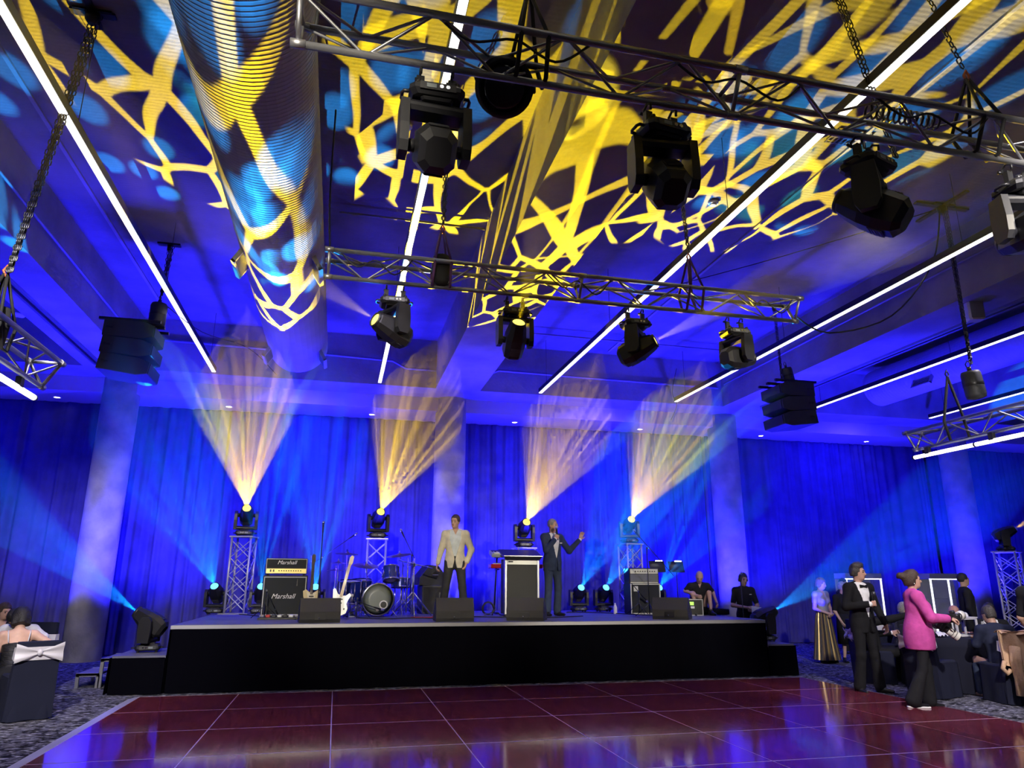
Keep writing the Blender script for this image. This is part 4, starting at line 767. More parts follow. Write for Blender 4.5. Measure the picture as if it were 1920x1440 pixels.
# small things on the deck
t = thing('cable_coil', 'coiled black cable left of the lectern foot', 'cable', (2.78, 13.55, S)); part('loops', t, M_CAB, lambda b: [b.tube([(.11*cos(a*.55)*(1+.08*sin(k*2.1)), .05*sin(k*1.7)+.03*sin(a), .13+.11*sin(a*.55)*(1+.07*cos(k*3.3))) for a in range(12)], .008, 5) for k in range(8)]); part('plug', t, M_CHROME, lambda b: [b.cyl((-.06, -.08, .025), (-.10, -.12, .025), .016, n=8), b.cyl((.02, -.1, .025), (.05, -.14, .025), .016, n=8)])
t = thing('water_bottle', 'small white bottle standing left of the bass amplifier', 'bottle', (5.42, 13.9, S)); part('bottle', t, M_WHITE, lambda b: b.lathe([(.035, 0), (.037, .02), (.037, .12), (.02, .17), (.014, .18)], n=14)); part('cap', t, M_WHITE, lambda b: b.lathe([(.016, .18), (.016, .20), (.01, .205)], n=10))
t = thing('pedalboard', 'row of effect pedals in front of the guitar cabinet', 'pedals', (-.86, 12.75, S)); part('tray', t, M_BLKM, lambda b: b.box((0, 0, .02), (.66, .26, .03)))
for k in range(7): part('pedal', t, [M_CHROME, M_RED, M_BLK, M_SILV, M_BLK, M_WHITE, M_CHROME][k], lambda b: b.cbox((-.27+.09*k, .01*(k % 2), .055), (.07, .12, .04), .008))
for x, y, lb in ((6.50, 14.2, 'music stand with a lit lamp behind the bass amplifier'), (6.98, 14.3, 'music stand with a lit lamp beside the crouching man')):
    t = thing('music_stand', lb, 'music stand', (x, y, S)); tripod(t, .82, .24, .2, M_BLKM, .010); part('desk', t, M_BLKM, lambda b: b.box((0, 0, 0), (.34, .012, .24))).matrix_local = Matrix.Translation((0, 0, .92)) @ Matrix.Rotation(-.35, 4, 'X'); part('lamp_bar', t, M_BLKM, lambda b: b.cbox((0, -.08, 1.04), (.16, .03, .02), .006)); part('lamp_light', t, mat('music lamp', (1, 1, 1), .5, emit=(1, .98, .9), estr=6), lambda b: b.box((0, -.085, 1.036), (.15, .026, .018))); part('lamp_arm', t, M_BLKM, lambda b: b.cyl((0, .06, 1.0), (0, -.07, 1.045), .006, n=5))
t = thing('equipment_case', 'small rack case with a green display beside the crouching man', 'case', (6.62, 13.1, S), -.1); part('box', t, M_BLK, lambda b: b.cbox((0, 0, .15), (.40, .36, .30), .01)); part('edging', t, M_ALU, lambda b: frame_rect(b, .40, .30, -.182, .016, .15)); part('screen', t, mat('green display', (.3, .5, .1), .4, emit=(.55, .95, .15), estr=.9), lambda b: b.box((-.05, -.184, .22), (.14, .008, .06))); part('paper_label', t, M_WHITE, lambda b: b.box((-.03, -.185, .15), (.12, .006, .04)))
cable('red cable lying on the deck at the foot of the chrome stand', [(1.3, 13.0, S+.008), (1.55, 12.9, S+.008), (1.8, 13.0, S+.008), (1.7, 13.2, S+.008)], .008, 5, M_RED)
for i, (pts, lb) in enumerate(([[(-1.7, 14.6), (-1.3, 13.9), (-1.1, 13.2), (-.6, 12.6)], 'in front of the guitar cabinet'], [[(.4, 12.9), (.8, 12.5), (1.3, 12.7), (1.9, 12.3)], 'in front of the bass drum'], [[(2.4, 13.0), (2.9, 12.7), (3.6, 12.5), (4.4, 12.9)], 'in front of the lectern'], [[(4.6, 14.5), (5.2, 14.3), (5.8, 13.0), (6.3, 12.6)], 'in front of the bass amplifier'])): cable('black cable snaking over the deck '+lb, [(a, c, S+.010) for a, c in pts], .009)
t = thing('rolled_drape', 'rolled black drape on the right stage end', 'drape', (7.1, 13.2, S)); part('roll', t, M_BLKC, lambda b: b.tube([(-.25, .1, .06), (0, 0, .07), (.3, -.2, .06)], [.05, .07, .05], 10)); part('fold', t, M_BLKC, lambda b: b.tube([(-.2, .16, .04), (.1, .05, .05), (.32, -.1, .04)], [.04, .05, .04], 8))
# ------------------------------------------------------------------ people: bodies grown as smooth implicit surfaces
class Sdf:
    def __init__(s, h=.01): s.ops = []; s.h = h
    def cone(s, p0, p1, r0, r1=None, k=.02, inf=0.0, op='u'):
        s.ops.append(('c', np.array(p0, float), np.array(p1, float), r0+inf, (r0 if r1 is None else r1)+inf, k, op)); return s
    def ell(s, c, r, k=.03, M=None, inf=0.0, op='u'):
        s.ops.append(('e', np.array(c, float), np.array(r, float)+inf, np.eye(3) if M is None else np.array(M, float), 0, k, op)); return s
    def cut(s, fn): s.ops.append(('f', fn)); return s
    def arrays(s):
        lo = np.full(3, 9e9); hi = -lo; bb = []
        for o in s.ops:
            if o[0] == 'c': a = np.minimum(o[1]-o[3], o[2]-o[4]); b = np.maximum(o[1]+o[3], o[2]+o[4])
            elif o[0] == 'e': e = np.abs(o[3]) @ o[2]; a = o[1]-e; b = o[1]+e
            else: bb.append(None); continue
            bb.append((a, b))
            if o[6] == 'u': lo = np.minimum(lo, a); hi = np.maximum(hi, b)
        h = s.h; lo -= 3*h; hi += 3*h; n = np.ceil((hi-lo)/h).astype(int)+1
        F = np.full(n, .2, np.float32); ax = [lo[i]+h*np.arange(n[i]) for i in range(3)]
        for o, B in zip(s.ops, bb):
            if o[0] == 'f':
                g = np.stack(np.meshgrid(*ax, indexing='ij'), -1); F = np.maximum(F, o[1](g).astype(np.float32)); continue
            m = o[5]+3*h; i0 = np.clip(((B[0]-m-lo)/h).astype(int), 0, n); i1 = np.clip(((B[1]+m-lo)/h).astype(int)+2, 0, n)
            if (i1 <= i0).any(): continue
            sl = tuple(slice(i0[i], i1[i]) for i in range(3)); P = np.stack(np.meshgrid(*[ax[i][sl[i]] for i in range(3)], indexing='ij'), -1)
            if o[0] == 'c':
                ab = o[2]-o[1]; t = np.clip(((P-o[1]) @ ab)/max(ab @ ab, 1e-9), 0, 1); d = np.linalg.norm(P-o[1]-t[..., None]*ab, axis=-1)-(o[3]+(o[4]-o[3])*t)
            else:
                q = (P-o[1]) @ o[3]; r = o[2]; k0 = np.linalg.norm(q/r, axis=-1); k1 = np.linalg.norm(q/(r*r), axis=-1); d = k0*(k0-1)/np.maximum(k1, 1e-6)
            f = F[sl]; k = o[5]
            if o[6] == 'u': hh = np.maximum(k-np.abs(f-d), 0)/k; F[sl] = np.minimum(f, d)-hh*hh*k*.25
            else: F[sl] = np.maximum(f, -d)
        return F, lo, h
    def mesh(s, name, m):
        F, lo, h = s.arrays(); ins = F < 0; n = F.shape
        c = np.zeros(np.array(n)-1, np.int8)
        for dx in (0, 1):
            for dy in (0, 1):
                for dz in (0, 1): c += ins[dx:n[0]-1+dx, dy:n[1]-1+dy, dz:n[2]-1+dz]
        act = (c > 0) & (c < 8); idx = np.full(act.shape, -1, np.int64); I = np.argwhere(act); idx[act] = np.arange(len(I))
        acc = np.zeros((len(I), 3)); cnt = np.zeros(len(I)); cor = [(a, b, d) for a in (0, 1) for b in (0, 1) for d in (0, 1)]
        for a in cor:
            for b in cor:
                if sum(b)-sum(a) != 1 or any(b[i] < a[i] for i in range(3)): continue
                fa = F[I[:, 0]+a[0], I[:, 1]+a[1], I[:, 2]+a[2]]; fb = F[I[:, 0]+b[0], I[:, 1]+b[1], I[:, 2]+b[2]]
                x = (fa < 0) != (fb < 0); t = np.where(x, fa/np.where(x, fa-fb, 1), 0)[:, None]
                p = np.array(a)+t*(np.array(b)-np.array(a)); acc[x] += p[x]; cnt[x] += 1
        vs = (I+acc/np.maximum(cnt, 1)[:, None])*h+lo; Q = []
        for axn in range(3):
            u, v = [(1, 2), (2, 0), (0, 1)][axn]; A = [slice(None)]*3; A[axn] = slice(0, n[axn]-1); Bs = [slice(None)]*3; Bs[axn] = slice(1, n[axn])
            e = ins[tuple(A)] != ins[tuple(Bs)]; E = np.argwhere(e)
            E = E[(E[:, u] > 0) & (E[:, v] > 0) & (E[:, u] < n[u]-1) & (E[:, v] < n[v]-1)]
            if not len(E): continue
            flip = ins[tuple(E.T)]
            def cell(du, dv): X = E.copy(); X[:, u] += du; X[:, v] += dv; return idx[tuple(X.T)]
            q = np.stack([cell(-1, -1), cell(0, -1), cell(0, 0), cell(-1, 0)], 1); q[~flip] = q[~flip][:, ::-1]; Q.append(q)
        Q = np.concatenate(Q); me = bpy.data.meshes.new(name); me.vertices.add(len(vs)); me.vertices.foreach_set('co', vs.astype(np.float32).ravel())
        me.loops.add(Q.size); me.loops.foreach_set('vertex_index', Q.astype(np.int32).ravel()); me.polygons.add(len(Q)); me.polygons.foreach_set('loop_start', (np.arange(len(Q))*4).astype(np.int32))
        me.polygons.foreach_set('use_smooth', np.ones(len(Q), bool)); me.update(calc_edges=True); me.validate(); me.materials.append(m); return me

def rx(a): return np.array(Matrix.Rotation(a, 3, 'X'))
def ry_(a): return np.array(Matrix.Rotation(a, 3, 'Y'))
def rz_(a): return np.array(Matrix.Rotation(a, 3, 'Z'))
def unit(v): v = np.array(v, float); return v/np.linalg.norm(v)
SKIN = {}
def skin(c):
    k = 'skin %.2f %.2f' % (c[0], c[1])
    m = mat(k, c, 0.5, var=0.06, vscale=25, spec=0.35); return m
def cloth(name, c, rough=.85, var=.12, metal=0.0): return mat(name, c, rough, metal, var=var, vscale=14, spec=0.2, bump=0.5, bscale=8)
M_EYE = mat('eye', (0.03, 0.025, 0.02), 0.2); M_LIP = mat('lips', (0.32, 0.10, 0.09), 0.5); M_SHOE = mat('black shoe leather', (0.012, 0.012, 0.013), 0.3)

class Person:
    """faces -Y; R is the person's right (x < 0). Joints are for a 1.78 m figure and are scaled by H/1.78."""
    def __init__(s, label, loc, face=0.0, H=1.78, sk=(0.50, 0.30, 0.22), pose=None, lean=0.0, side=0.0, head=(0, 0, 0), h=.010, width=1.0, girth=1.0, twist=0.0, female=False, pelvis=None):
        s.t = thing('person', label, 'person', loc, face); s.t.scale = (H/1.78,)*3; s.h = h; s.sk = skin(sk); p = pose or {}
        s.pv = np.array(pelvis if pelvis is not None else (0, 0, .95), float); s.Rt = rz_(twist) @ rx(lean) @ ry_(side)
        T = lambda q: s.pv+s.Rt @ (np.array(q, float)-np.array((0, 0, .95)))
        s.T = T; s.w = width; s.g = girth; w = width; s.fem = female
        s.nk = T((0, .012, 1.475)); s.Rh = s.Rt @ rz_(head[0]) @ rx(head[1]) @ ry_(head[2]); s.hd = s.nk+s.Rt @ np.array((0, -.005, .05))+s.Rh @ np.array((0, -.015, .115))
        s.sh = {'R': T((-.178*w, .01, 1.415)), 'L': T((.178*w, .01, 1.415))}
        s.el = {k: np.array(p.get('el'+k, T(((-.235 if k == 'R' else .235)*w, .03, 1.13))), float) for k in 'RL'}
        s.wr = {k: np.array(p.get('wr'+k, T(((-.25 if k == 'R' else .25)*w, -.03, .88))), float) for k in 'RL'}
        s.hdir = {k: unit(p.get('hd'+k, s.wr[k]-s.el[k])) for k in 'RL'}; s.palm = {k: p.get('pm'+k, (1 if k == 'R' else -1, 0, 0)) for k in 'RL'}; s.curl = {k: p.get('cu'+k, .35) for k in 'RL'}
        s.hip = {k: s.pv+rz_(twist) @ np.array(((-.092 if k == 'R' else .092), 0, -.03)) for k in 'RL'}
        s.kn = {k: np.array(p.get('kn'+k, ((-.105 if k == 'R' else .105), -.015, .50)), float) for k in 'RL'}
        s.an = {k: np.array(p.get('an'+k, ((-.115 if k == 'R' else .115), .03, .085)), float) for k in 'RL'}
        s.toe = {k: unit(p.get('to'+k, ((-.25 if k == 'R' else .25), -1, 0))) for k in 'RL'}
    # ---- groups of shapes
    def torso(s, S, inf=0.0, bust=None):
        T, Rt, w, g = s.T, s.Rt, s.w, s.g
        S.ell(T((0, .0, 1.29)), (.165*w, .11*g, .20), .05, Rt, inf); S.ell(T((0, -.005, 1.10)), (.145*w*g**.5, .105*g, .17), .06, Rt, inf); S.ell(T((0, .012, .96)), (.155*w, .115*g, .13), .06, Rt, inf)
        for k in 'RL':
            S.cone(T((0, .015, 1.43)), s.sh[k], .062, .058, .05, inf)
            if s.fem: S.ell(T((-.075 if k == 'R' else .075, -.085, 1.27)), (.07, .06, .07), .05, Rt, inf)
        return S
    def neck(s, S, inf=0.0): S.cone(s.nk-s.Rt @ np.array((0, 0, .04)), s.hd+s.Rh @ np.array((0, .02, -.06)), .056, .05, .03, inf); return S
    def arm(s, S, k, inf=0.0, a=0.0, b=2.0, slim=1.0):
        """a..b: 0 shoulder, 1 elbow, 2 wrist"""
        def at(t): return s.sh[k]+(s.el[k]-s.sh[k])*t if t <= 1 else s.el[k]+(s.wr[k]-s.el[k])*(t-1)
        def r(t): return slim*((.056-.012*t) if t <= 1 else (.044-.014*(t-1)))
        if a < 1: S.cone(at(a), at(min(1, b)), r(a), r(min(1, b)), .03, inf)
        if b > 1: S.cone(at(max(1, a)), at(b), r(max(1, a)), r(b), .02, inf)
        return S
    def leg(s, S, k, inf=0.0, b=2.0, flare=0.0):
        S.cone(s.hip[k], s.kn[k], .085, .056, .05, inf)
        if b > 1: e = s.kn[k]+(s.an[k]-s.kn[k])*(b-1); S.cone(s.kn[k], e, .056, .056-.016*(b-1)+flare, .03, inf)
        return S
    def hand(s, S, k, inf=0.0):
        w0 = s.wr[k]; d = s.hdir[k]; n = np.array(s.palm[k], float); n = unit(n-d*(n @ d)); u = np.cross(n, d)*(1 if k == 'R' else -1)
        if s.thumb.get(k): u = u*s.thumb[k]
        c = s.curl[k]
        for o in (-.027, -.009, .009, .027): S.cone(w0+u*o*.6+d*.01, w0+d*.085+u*o, .0155, .0125, .012)
        for o, L in ((.029, .072), (.010, .080), (-.010, .075), (-.028, .060)):
            p = w0+d*.086+u*o*1.1; a = 0.12
            for f, da in ((.42, c*1.0), (.33, c*1.25), (.25, c*.8)):
                a += da; q = p+(d*math.cos(a)+n*math.sin(a)+u*o*1.5*(1-c))*L*f; S.cone(p, q, .0098, .0090, .006); p = q
        p = w0+d*.025+u*.026; q = p+(d*.65+u*.75*(1-.5*c)+n*(.25+.5*c))*.045; S.cone(p, q, .0125, .011, .012); S.cone(q, q+(d*.8+u*(.35-.5*c)+n*(.2+.6*c))*.032, .0105, .009, .006)
        return S
    thumb = {}
    def headshape(s, S):
        c, Rh = s.hd, s.Rh; A = lambda q: c+Rh @ (np.array(q, float)*.95)
        S.ell(A((0, .014, .03)), (.073, .092, .093), .03, Rh); S.ell(A((0, -.028, -.035)), (.058, .066, .08), .04, Rh); S.ell(A((0, -.045, -.088)), (.038, .042, .028), .03, Rh)
        S.cone(A((0, -.092, .0)), A((0, -.112, -.034)), .009, .0125, .012); S.cone(A((-.032, -.083, .022)), A((.032, -.083, .022)), .012, .012, .015)
        for x in (-1, 1):
            S.ell(A((x*.074, .012, -.012)), (.010, .02, .03), .01, Rh); S.ell(A((x*.032, -.108, .0)), (.016, .018, .011), .008, Rh, op='s')
        return S
    def face(s):
        A = lambda q: Vector(s.hd+s.Rh @ (np.array(q, float)*.95)); Mh = Matrix([list(r) for r in s.Rh]).to_4x4()
        for x in (-1, 1):
            b = MB(); b.ball((0, 0, 0), .0115, 8); b.build('eye', M_EYE, s.t, Matrix.Translation(A((x*.031, -.0835, .001))) @ Mh)
        for x in (-1, 1):
            b = MB(); b.tube([A((x*.014, -.098, .024)), A((x*.032, -.097, .029)), A((x*.05, -.085, .022))], .0042, 5); b.build('eyebrow', H_BRN, s.t)
        b = MB(); b.ball((0, 0, 0), 1, 10, sc=(.021, .006, .007)); b.build('lips', M_LIP, s.t, Matrix.Translation(A((0, -.0945, -.062))) @ Mh)
    def body(s, shoes=True):
        S = Sdf(s.h); s.torso(S, -.008); s.neck(S); s.headshape(S)
        for k in 'RL':
            s.arm(S, k, -.004); s.hand(S, k); s.leg(S, k, -.008); a = s.an[k]; t = s.toe[k]; S.cone(a+t*(-.03)+np.array((0, 0, -.045)), a+t*.15+np.array((0, 0, -.058)), .036, .024, .03)
        o = inst('body', S.mesh('body', s.sk), s.t); s.face(); return o
    def wear(s, name, m, fn, h=None, cuts=()):
        S = Sdf(h or max(.011, s.h*1.15)); fn(S)
        for c in cuts: S.cut(c)
        return inst(name, S.mesh(name, m), s.t)
    def loc(s, P): return (P-s.pv) @ s.Rt+np.array((0, 0, .95))     # posed space -> upright torso space
    def shoes(s, m=None, sole=None):
        for k in 'RL':
            a, t = s.an[k], s.toe[k]; S = Sdf(.011); b = np.array((0, 0, 1.0)); S.cone(a-t*.035-b*.042, a+t*.05-b*.045, .04, .04, .03); S.cone(a+t*.04-b*.05, a+t*.165-b*.058, .037, .026, .03); S.cone(a-b*.03, a+b*.005, .04, .042, .02); S.cut(lambda P: (a[2]-.085)-P[..., 2]); o = inst('shoe', S.mesh('shoe', m or M_SHOE), s.t)
            if sole:
                S = Sdf(.009); S.cone(a-t*.045-b*.075, a+t*.17-b*.075, .042, .034, .02); S.cut(lambda P: np.abs(P[..., 2]-(a[2]-.074))-.012); inst('sole', S.mesh('sole', sole), o)
    def trousers(s, m, inf=.010, flare=.02, top=1.02, b=1.98):
        def f(S):
            T = s.T; S.ell(T((0, .012, .965)), (.155*s.w, .118*s.g, .13), .06, s.Rt, inf); S.ell(T((0, .0, 1.05)), (.145*s.w, .105*s.g, .11), .06, s.Rt, inf)
            for k in 'RL': s.leg(S, k, inf, b, flare)
        return s.wear('trousers', m, f, cuts=[lambda P: s.loc(P)[..., 2]-top])
    def shirt(s, m, inf=.006, bottom=.98, sleeves=2.0, collar=True, vneck=0.0, name='shirt', arm_inf=.008, top=9.0):
        def f(S):
            s.torso(S, inf)
            for k in 'RL': s.arm(S, k, arm_inf, 0, sleeves)
            if collar:
                for i in range(10):
                    a0, a1 = [2*pi*(i+j)/10 for j in (0, 1)]; q = [s.nk+s.Rt @ np.array((.062*sin(a), .062*cos(a), -.012+.022*cos(a))) for a in (a0, a1)]; S.cone(q[0], q[1], .013, .013, .012)
        cuts = [lambda P: bottom-s.loc(P)[..., 2]]
        if top < 9: cuts.append(lambda P: s.loc(P)[..., 2]-top)
        if vneck: cuts.append(lambda P: -np.maximum(np.abs(s.loc(P)[..., 0])-np.clip((s.loc(P)[..., 2]-vneck)*.45, 0, .1), s.loc(P)[..., 1]+.0))
        return s.wear(name, m, f, cuts=cuts)
    def jacket(s, m, inf=.017, bottom=.80, button=1.10, open_=.075, sleeves=1.93, flare=.012, name='jacket', front=True):
        def f(S):
            s.torso(S, inf); T = s.T; S.ell(T((0, .012, .87)), (.152*s.w+flare, .112*s.g+flare, .34), .05, s.Rt, inf)
            for k in 'RL': s.arm(S, k, inf*.85, 0, sleeves)
            for i in range(3, 8):
                a0, a1 = [2*pi*(i+j)/10+pi for j in (0, 1)]; q = [s.nk+s.Rt @ np.array((.070*sin(a), .070*cos(a), -.035+.02*cos(a))) for a in (a0, a1)]; S.cone(q[0], q[1], .018, .018, .02)
        def vcut(P):
            L = s.loc(P); x, y, z = L[..., 0], L[..., 1], L[..., 2]; w = np.where(z > button, np.clip((z-button)*open_/.36, 0, .095), np.clip((button-z)*.16*(open_/.075), 0, .09))+.004
            return -np.maximum(np.abs(x)-w, y+.01)
        return s.wear(name, m, f, cuts=[lambda P: bottom-s.loc(P)[..., 2]]+([vcut] if front else []))
    def cuffs(s, m, ks='RL'):
        for k in ks:
            S = Sdf(.009); s.arm(S, k, .010, 1.86, 2.0); d = unit(s.wr[k]-s.el[k]); a = s.el[k]+(s.wr[k]-s.el[k])*.86; b = s.wr[k]+d*.006
            S.cut(lambda P: np.maximum(-((P-a) @ d), (P-b) @ d)); inst('cuff', S.mesh('cuff', m), s.t)
    def hair(s, m, inf=.012, line=.055, back=-.10, extra=(), sides=True, name='hair', front=-.052):
        A = lambda q: s.hd+s.Rh @ (np.array(q, float)*.95)
        def f(S):
            S.ell(A((0, .016, .032)), (.075, .092, .094), .03, s.Rh, inf)
            if back < -.05: S.ell(A((0, .04, -.03)), (.066, .06, .07), .03, s.Rh, inf)
            for q in extra: S.cone(A(q[0]), A(q[1]), q[2], q[3], .03)
        def cutface(P):
            L = (P-s.hd) @ s.Rh/.95; x, y, z = L[..., 0], L[..., 1], L[..., 2]
            a = np.maximum(y-np.where(z > -.0, front, front+.03)-.03*(np.abs(x)/.08)**2*0, z-line+.5*np.maximum(np.abs(x)-.04, 0)); return np.maximum(-a, back-z)
        return s.wear(name, m, f, .0095, [cutface])
    def grip(s, k):
        """middle of a closed hand and the across-the-palm axis"""
        d = s.hdir[k]; n = np.array(s.palm[k], float); n = unit(n-d*(n @ d)); u = np.cross(n, d)*(1 if k == 'R' else -1)
        return s.wr[k]+d*.085+n*.028, u
    def world(s, q): return s.t.matrix_basis @ Vector(q)
M_MIC = mat('microphone body', (0.015, 0.015, 0.016), 0.35, 0.3); M_MICG = mat('microphone mesh', (0.12, 0.12, 0.13), 0.35, 0.8)
def handheld_mic(label, p, d, L=.25, head=M_MICG):
    t = thing('microphone', label, 'microphone', p); d = Vector(d).normalized()
    part('handle', t, M_MIC, lambda b: b.lathe([(.011, -L*.45), (.013, -L*.4), (.018, L*.32), (.021, L*.36)], d=d, n=12)); part('grille', t, head, lambda b: b.lathe([(.021, L*.36), (.028, L*.42), (.027, L*.5), (.018, L*.56), (.004, L*.58)], d=d, n=12))
    return t
def hair_mat(n, c): return mat('hair '+n, c, 0.55, bump=0.5, bscale=90, var=.3, vscale=40)
H_BLK = hair_mat('black', (0.012, 0.010, 0.010)); H_BRN = hair_mat('brown', (0.05, 0.028, 0.018)); H_GRY = hair_mat('grey', (0.25, 0.24, 0.24)); H_LBR = hair_mat('light brown', (0.16, 0.09, 0.05)); H_SLT = hair_mat('greying', (0.045, 0.038, 0.036))
W_SHIRT = cloth('white shirt', (0.75, 0.74, 0.74)); C_TUX = cloth('black tuxedo wool', (0.010, 0.010, 0.012)); C_BLKT = cloth('black trousers', (0.012, 0.012, 0.015)); C_NAVY = cloth('navy wool', (0.035, 0.05, 0.10)); C_CREAM = cloth('cream linen', (0.62, 0.57, 0.44)); C_PINK = cloth('magenta jacket', (0.50, 0.07, 0.30)); C_BLKS = cloth('black jersey', (0.012, 0.012, 0.016)); C_NAVYT = cloth('navy trousers', (0.04, 0.055, 0.10))
# ------------------------------------------------------------------ the two men on stage
def arr(*a): return np.array(a, float)
p = Person('man in a cream jacket and dark trousers standing centre stage', (2.03, 12.9, S), -.15, 1.79, (0.50, 0.31, 0.22),
    dict(elR=(-.25, .02, 1.14), wrR=(-.30, -.06, .90), elL=(.29, .08, 1.15), wrL=(.21, -.03, .93), hdL=(-.3, -.1, -1), cuR=.5, cuL=.3, knR=(-.15, -.02, .50), anR=(-.21, .03, .085), knL=(.14, -.02, .50), anL=(.19, .03, .085)), head=(-.45, .12, .05), h=.0085)
p.body(); p.trousers(C_BLKT2 := cloth('charcoal trousers', (0.035, 0.035, 0.042)), flare=.022); p.shirt(cloth('pale blue shirt', (0.55, 0.60, 0.62)), vneck=1.40); p.jacket(C_CREAM, button=.98, open_=.10, bottom=.83); p.shoes(); p.hair(H_BRN, .008, .07, -.05)
part('belt', p.t, M_SHOE, lambda b: b.lathe([(.163, 0), (.163, .035)], (0, .008, 1.0), n=24, caps=False)).scale = (1, .76, 1)
g, u = p.grip('R'); handheld_mic('black handheld microphone held down by the man in the cream jacket', p.world(g), p.world(g+u)-p.world(g))
p = Person('man in a navy suit speaking into a microphone beside the lectern', (3.93, 13.2, S), .35, 1.78, (0.52, 0.31, 0.23),
    dict(elR=(-.24, -.13, 1.17), wrR=(-.10, -.22, 1.37), hdR=(.45, -.1, .75), pmR=(.6, .6, .2), cuR=1.0, elL=(.35, -.06, 1.17), wrL=(.50, -.20, 1.38), hdL=(.35, -.1, .9), pmL=(-.35, -.8, .1), cuL=.18, knL=(.10, -.03, .5), knR=(-.10, 0, .5)), head=(.45, .02, 0), h=.0085, girth=1.05, width=1.02)
p.body(); p.trousers(C_NAVYT, flare=.02); p.shirt(W_SHIRT); p.jacket(C_NAVY, button=1.02, open_=.085, bottom=.80); p.shoes(); p.hair(H_GRY, .006, .075, -.05); p.cuffs(W_SHIRT)
part('pocket_square', p.t, W_SHIRT, lambda b: b.box((.105, -.128, 1.31), (.05, .01, .018)))
g, u = p.grip('R'); handheld_mic('black handheld microphone at the mouth of the navy suit man', p.world(g+arr(-.0, -.0, .03)), p.world(g+arr(-.1, .1, 1.0))-p.world(g), head=M_CHROME)
# ------------------------------------------------------------------ guests on the right
p = Person('tall man in a black tuxedo and bow tie holding a microphone', (7.50, 9.42, 0), .12, 1.80, (0.48, 0.28, 0.21),
    dict(elR=(-.30, -.02, 1.16), wrR=(-.10, -.26, 1.20), hdR=(.95, -.25, .12), pmR=(.1, .9, 0), cuR=1.0, elL=(.30, .02, 1.15), wrL=(.30, -.12, .92), hdL=(-.05, -.15, -1), pmL=(-1, .2, 0), cuL=.35, knR=(-.13, -.02, .5), anR=(-.15, .05, .085), knL=(.12, -.02, .5), anL=(.17, .0, .085), toL=(.5, -1, 0)), head=(.5, .02, 0), h=.0082, width=1.05)
p.body(); p.trousers(C_TUX, flare=.03); p.shirt(W_SHIRT); p.jacket(C_TUX, button=1.0, open_=.085, bottom=.80); p.shoes(); p.cuffs(W_SHIRT)
p.hair(H_SLT, .012, .07, -.06, extra=[((-.05, -.04, .10), (.03, -.05, .115), .035, .03), ((-.06, .02, .10), (.05, .0, .12), .04, .04), ((-.075, .03, .02), (-.07, .05, -.02), .03, .03)])
part('bow_tie', p.t, M_BLKC, lambda b: b.add([(-.065, -.10, 1.465), (-.065, -.10, 1.42), (-.008, -.115, 1.435), (-.008, -.115, 1.455), (.008, -.115, 1.455), (.008, -.115, 1.435), (.065, -.10, 1.42), (.065, -.10, 1.465), (-.065, -.085, 1.465), (-.065, -.085, 1.42), (0, -.09, 1.445), (.065, -.085, 1.42), (.065, -.085, 1.465)], [(0, 1, 2, 3), (3, 2, 5, 4), (4, 5, 6, 7), (0, 8, 9, 1), (7, 6, 11, 12), (0, 3, 10, 8), (4, 7, 12, 10), (1, 9, 10, 2), (5, 10, 11, 6)]))
g, u = p.grip('R'); handheld_mic('black handheld microphone in the tuxedo man\'s hand', p.world(g+arr(0, 0, .02)), (.06, -.05, 1))
p = Person('woman photographer in a magenta jacket with hair tied back', (7.26, 8.10, 0), 1.12, 1.68, (0.55, 0.33, 0.25),
    dict(elR=(-.25, -.10, 1.15), wrR=(-.16, -.34, 1.14), hdR=(.3, -.9, -.1), pmR=(.3, 0, -1), cuR=.55, elL=(.24, -.10, 1.13), wrL=(.09, -.34, 1.10), hdL=(-.2, -.9, -.05), pmL=(-.4, 0, .9), cuL=.6, knR=(-.10, .05, .50), anR=(-.11, .22, .11), toR=(0, -1, 0), knL=(.10, -.06, .50), anL=(.11, -.03, .085), toL=(0, -1, 0)), head=(.05, -.02, 0), h=.0082, width=.90, female=True)
p.body(); p.trousers(C_BLKT, flare=.05, inf=.006); p.shirt(C_BLKS, collar=False, vneck=1.33, name='top'); p.jacket(C_PINK, inf=.026, bottom=.74, button=1.0, open_=.09, flare=.05, sleeves=1.85); p.shoes(M_BLKC, M_WHITE)
p.hair(H_BRN, .014, .06, -.09, extra=[((0, .10, .04), (0, .16, .06), .055, .04), ((0, .15, .06), (.03, .19, .03), .03, .012), ((0, -.03, .11), (.0, -.07, .085), .03, .02), ((0, .08, -.02), (0, .10, -.10), .04, .015)])
for k in (-1, 1): part('earring', p.t, M_CHROME, lambda b: b.cyl(Vector(p.hd+p.Rh @ arr(k*.078, .01, -.045)), Vector(p.hd+p.Rh @ arr(k*.08, .01, -.085)), .004, n=6))
for k in 'RL':
    a, t = p.an[k], p.toe[k]; part('shoe_swoosh', p.t, M_WHITE, lambda b: b.add([Vector(a+arr(.043, -.02, -.055)), Vector(a+arr(.043, -.09, -.05)), Vector(a+arr(.040, .03, -.035)), Vector(a+arr(.043, -.05, -.066))], [(0, 3, 1), (0, 2, 3)]))
pm = p
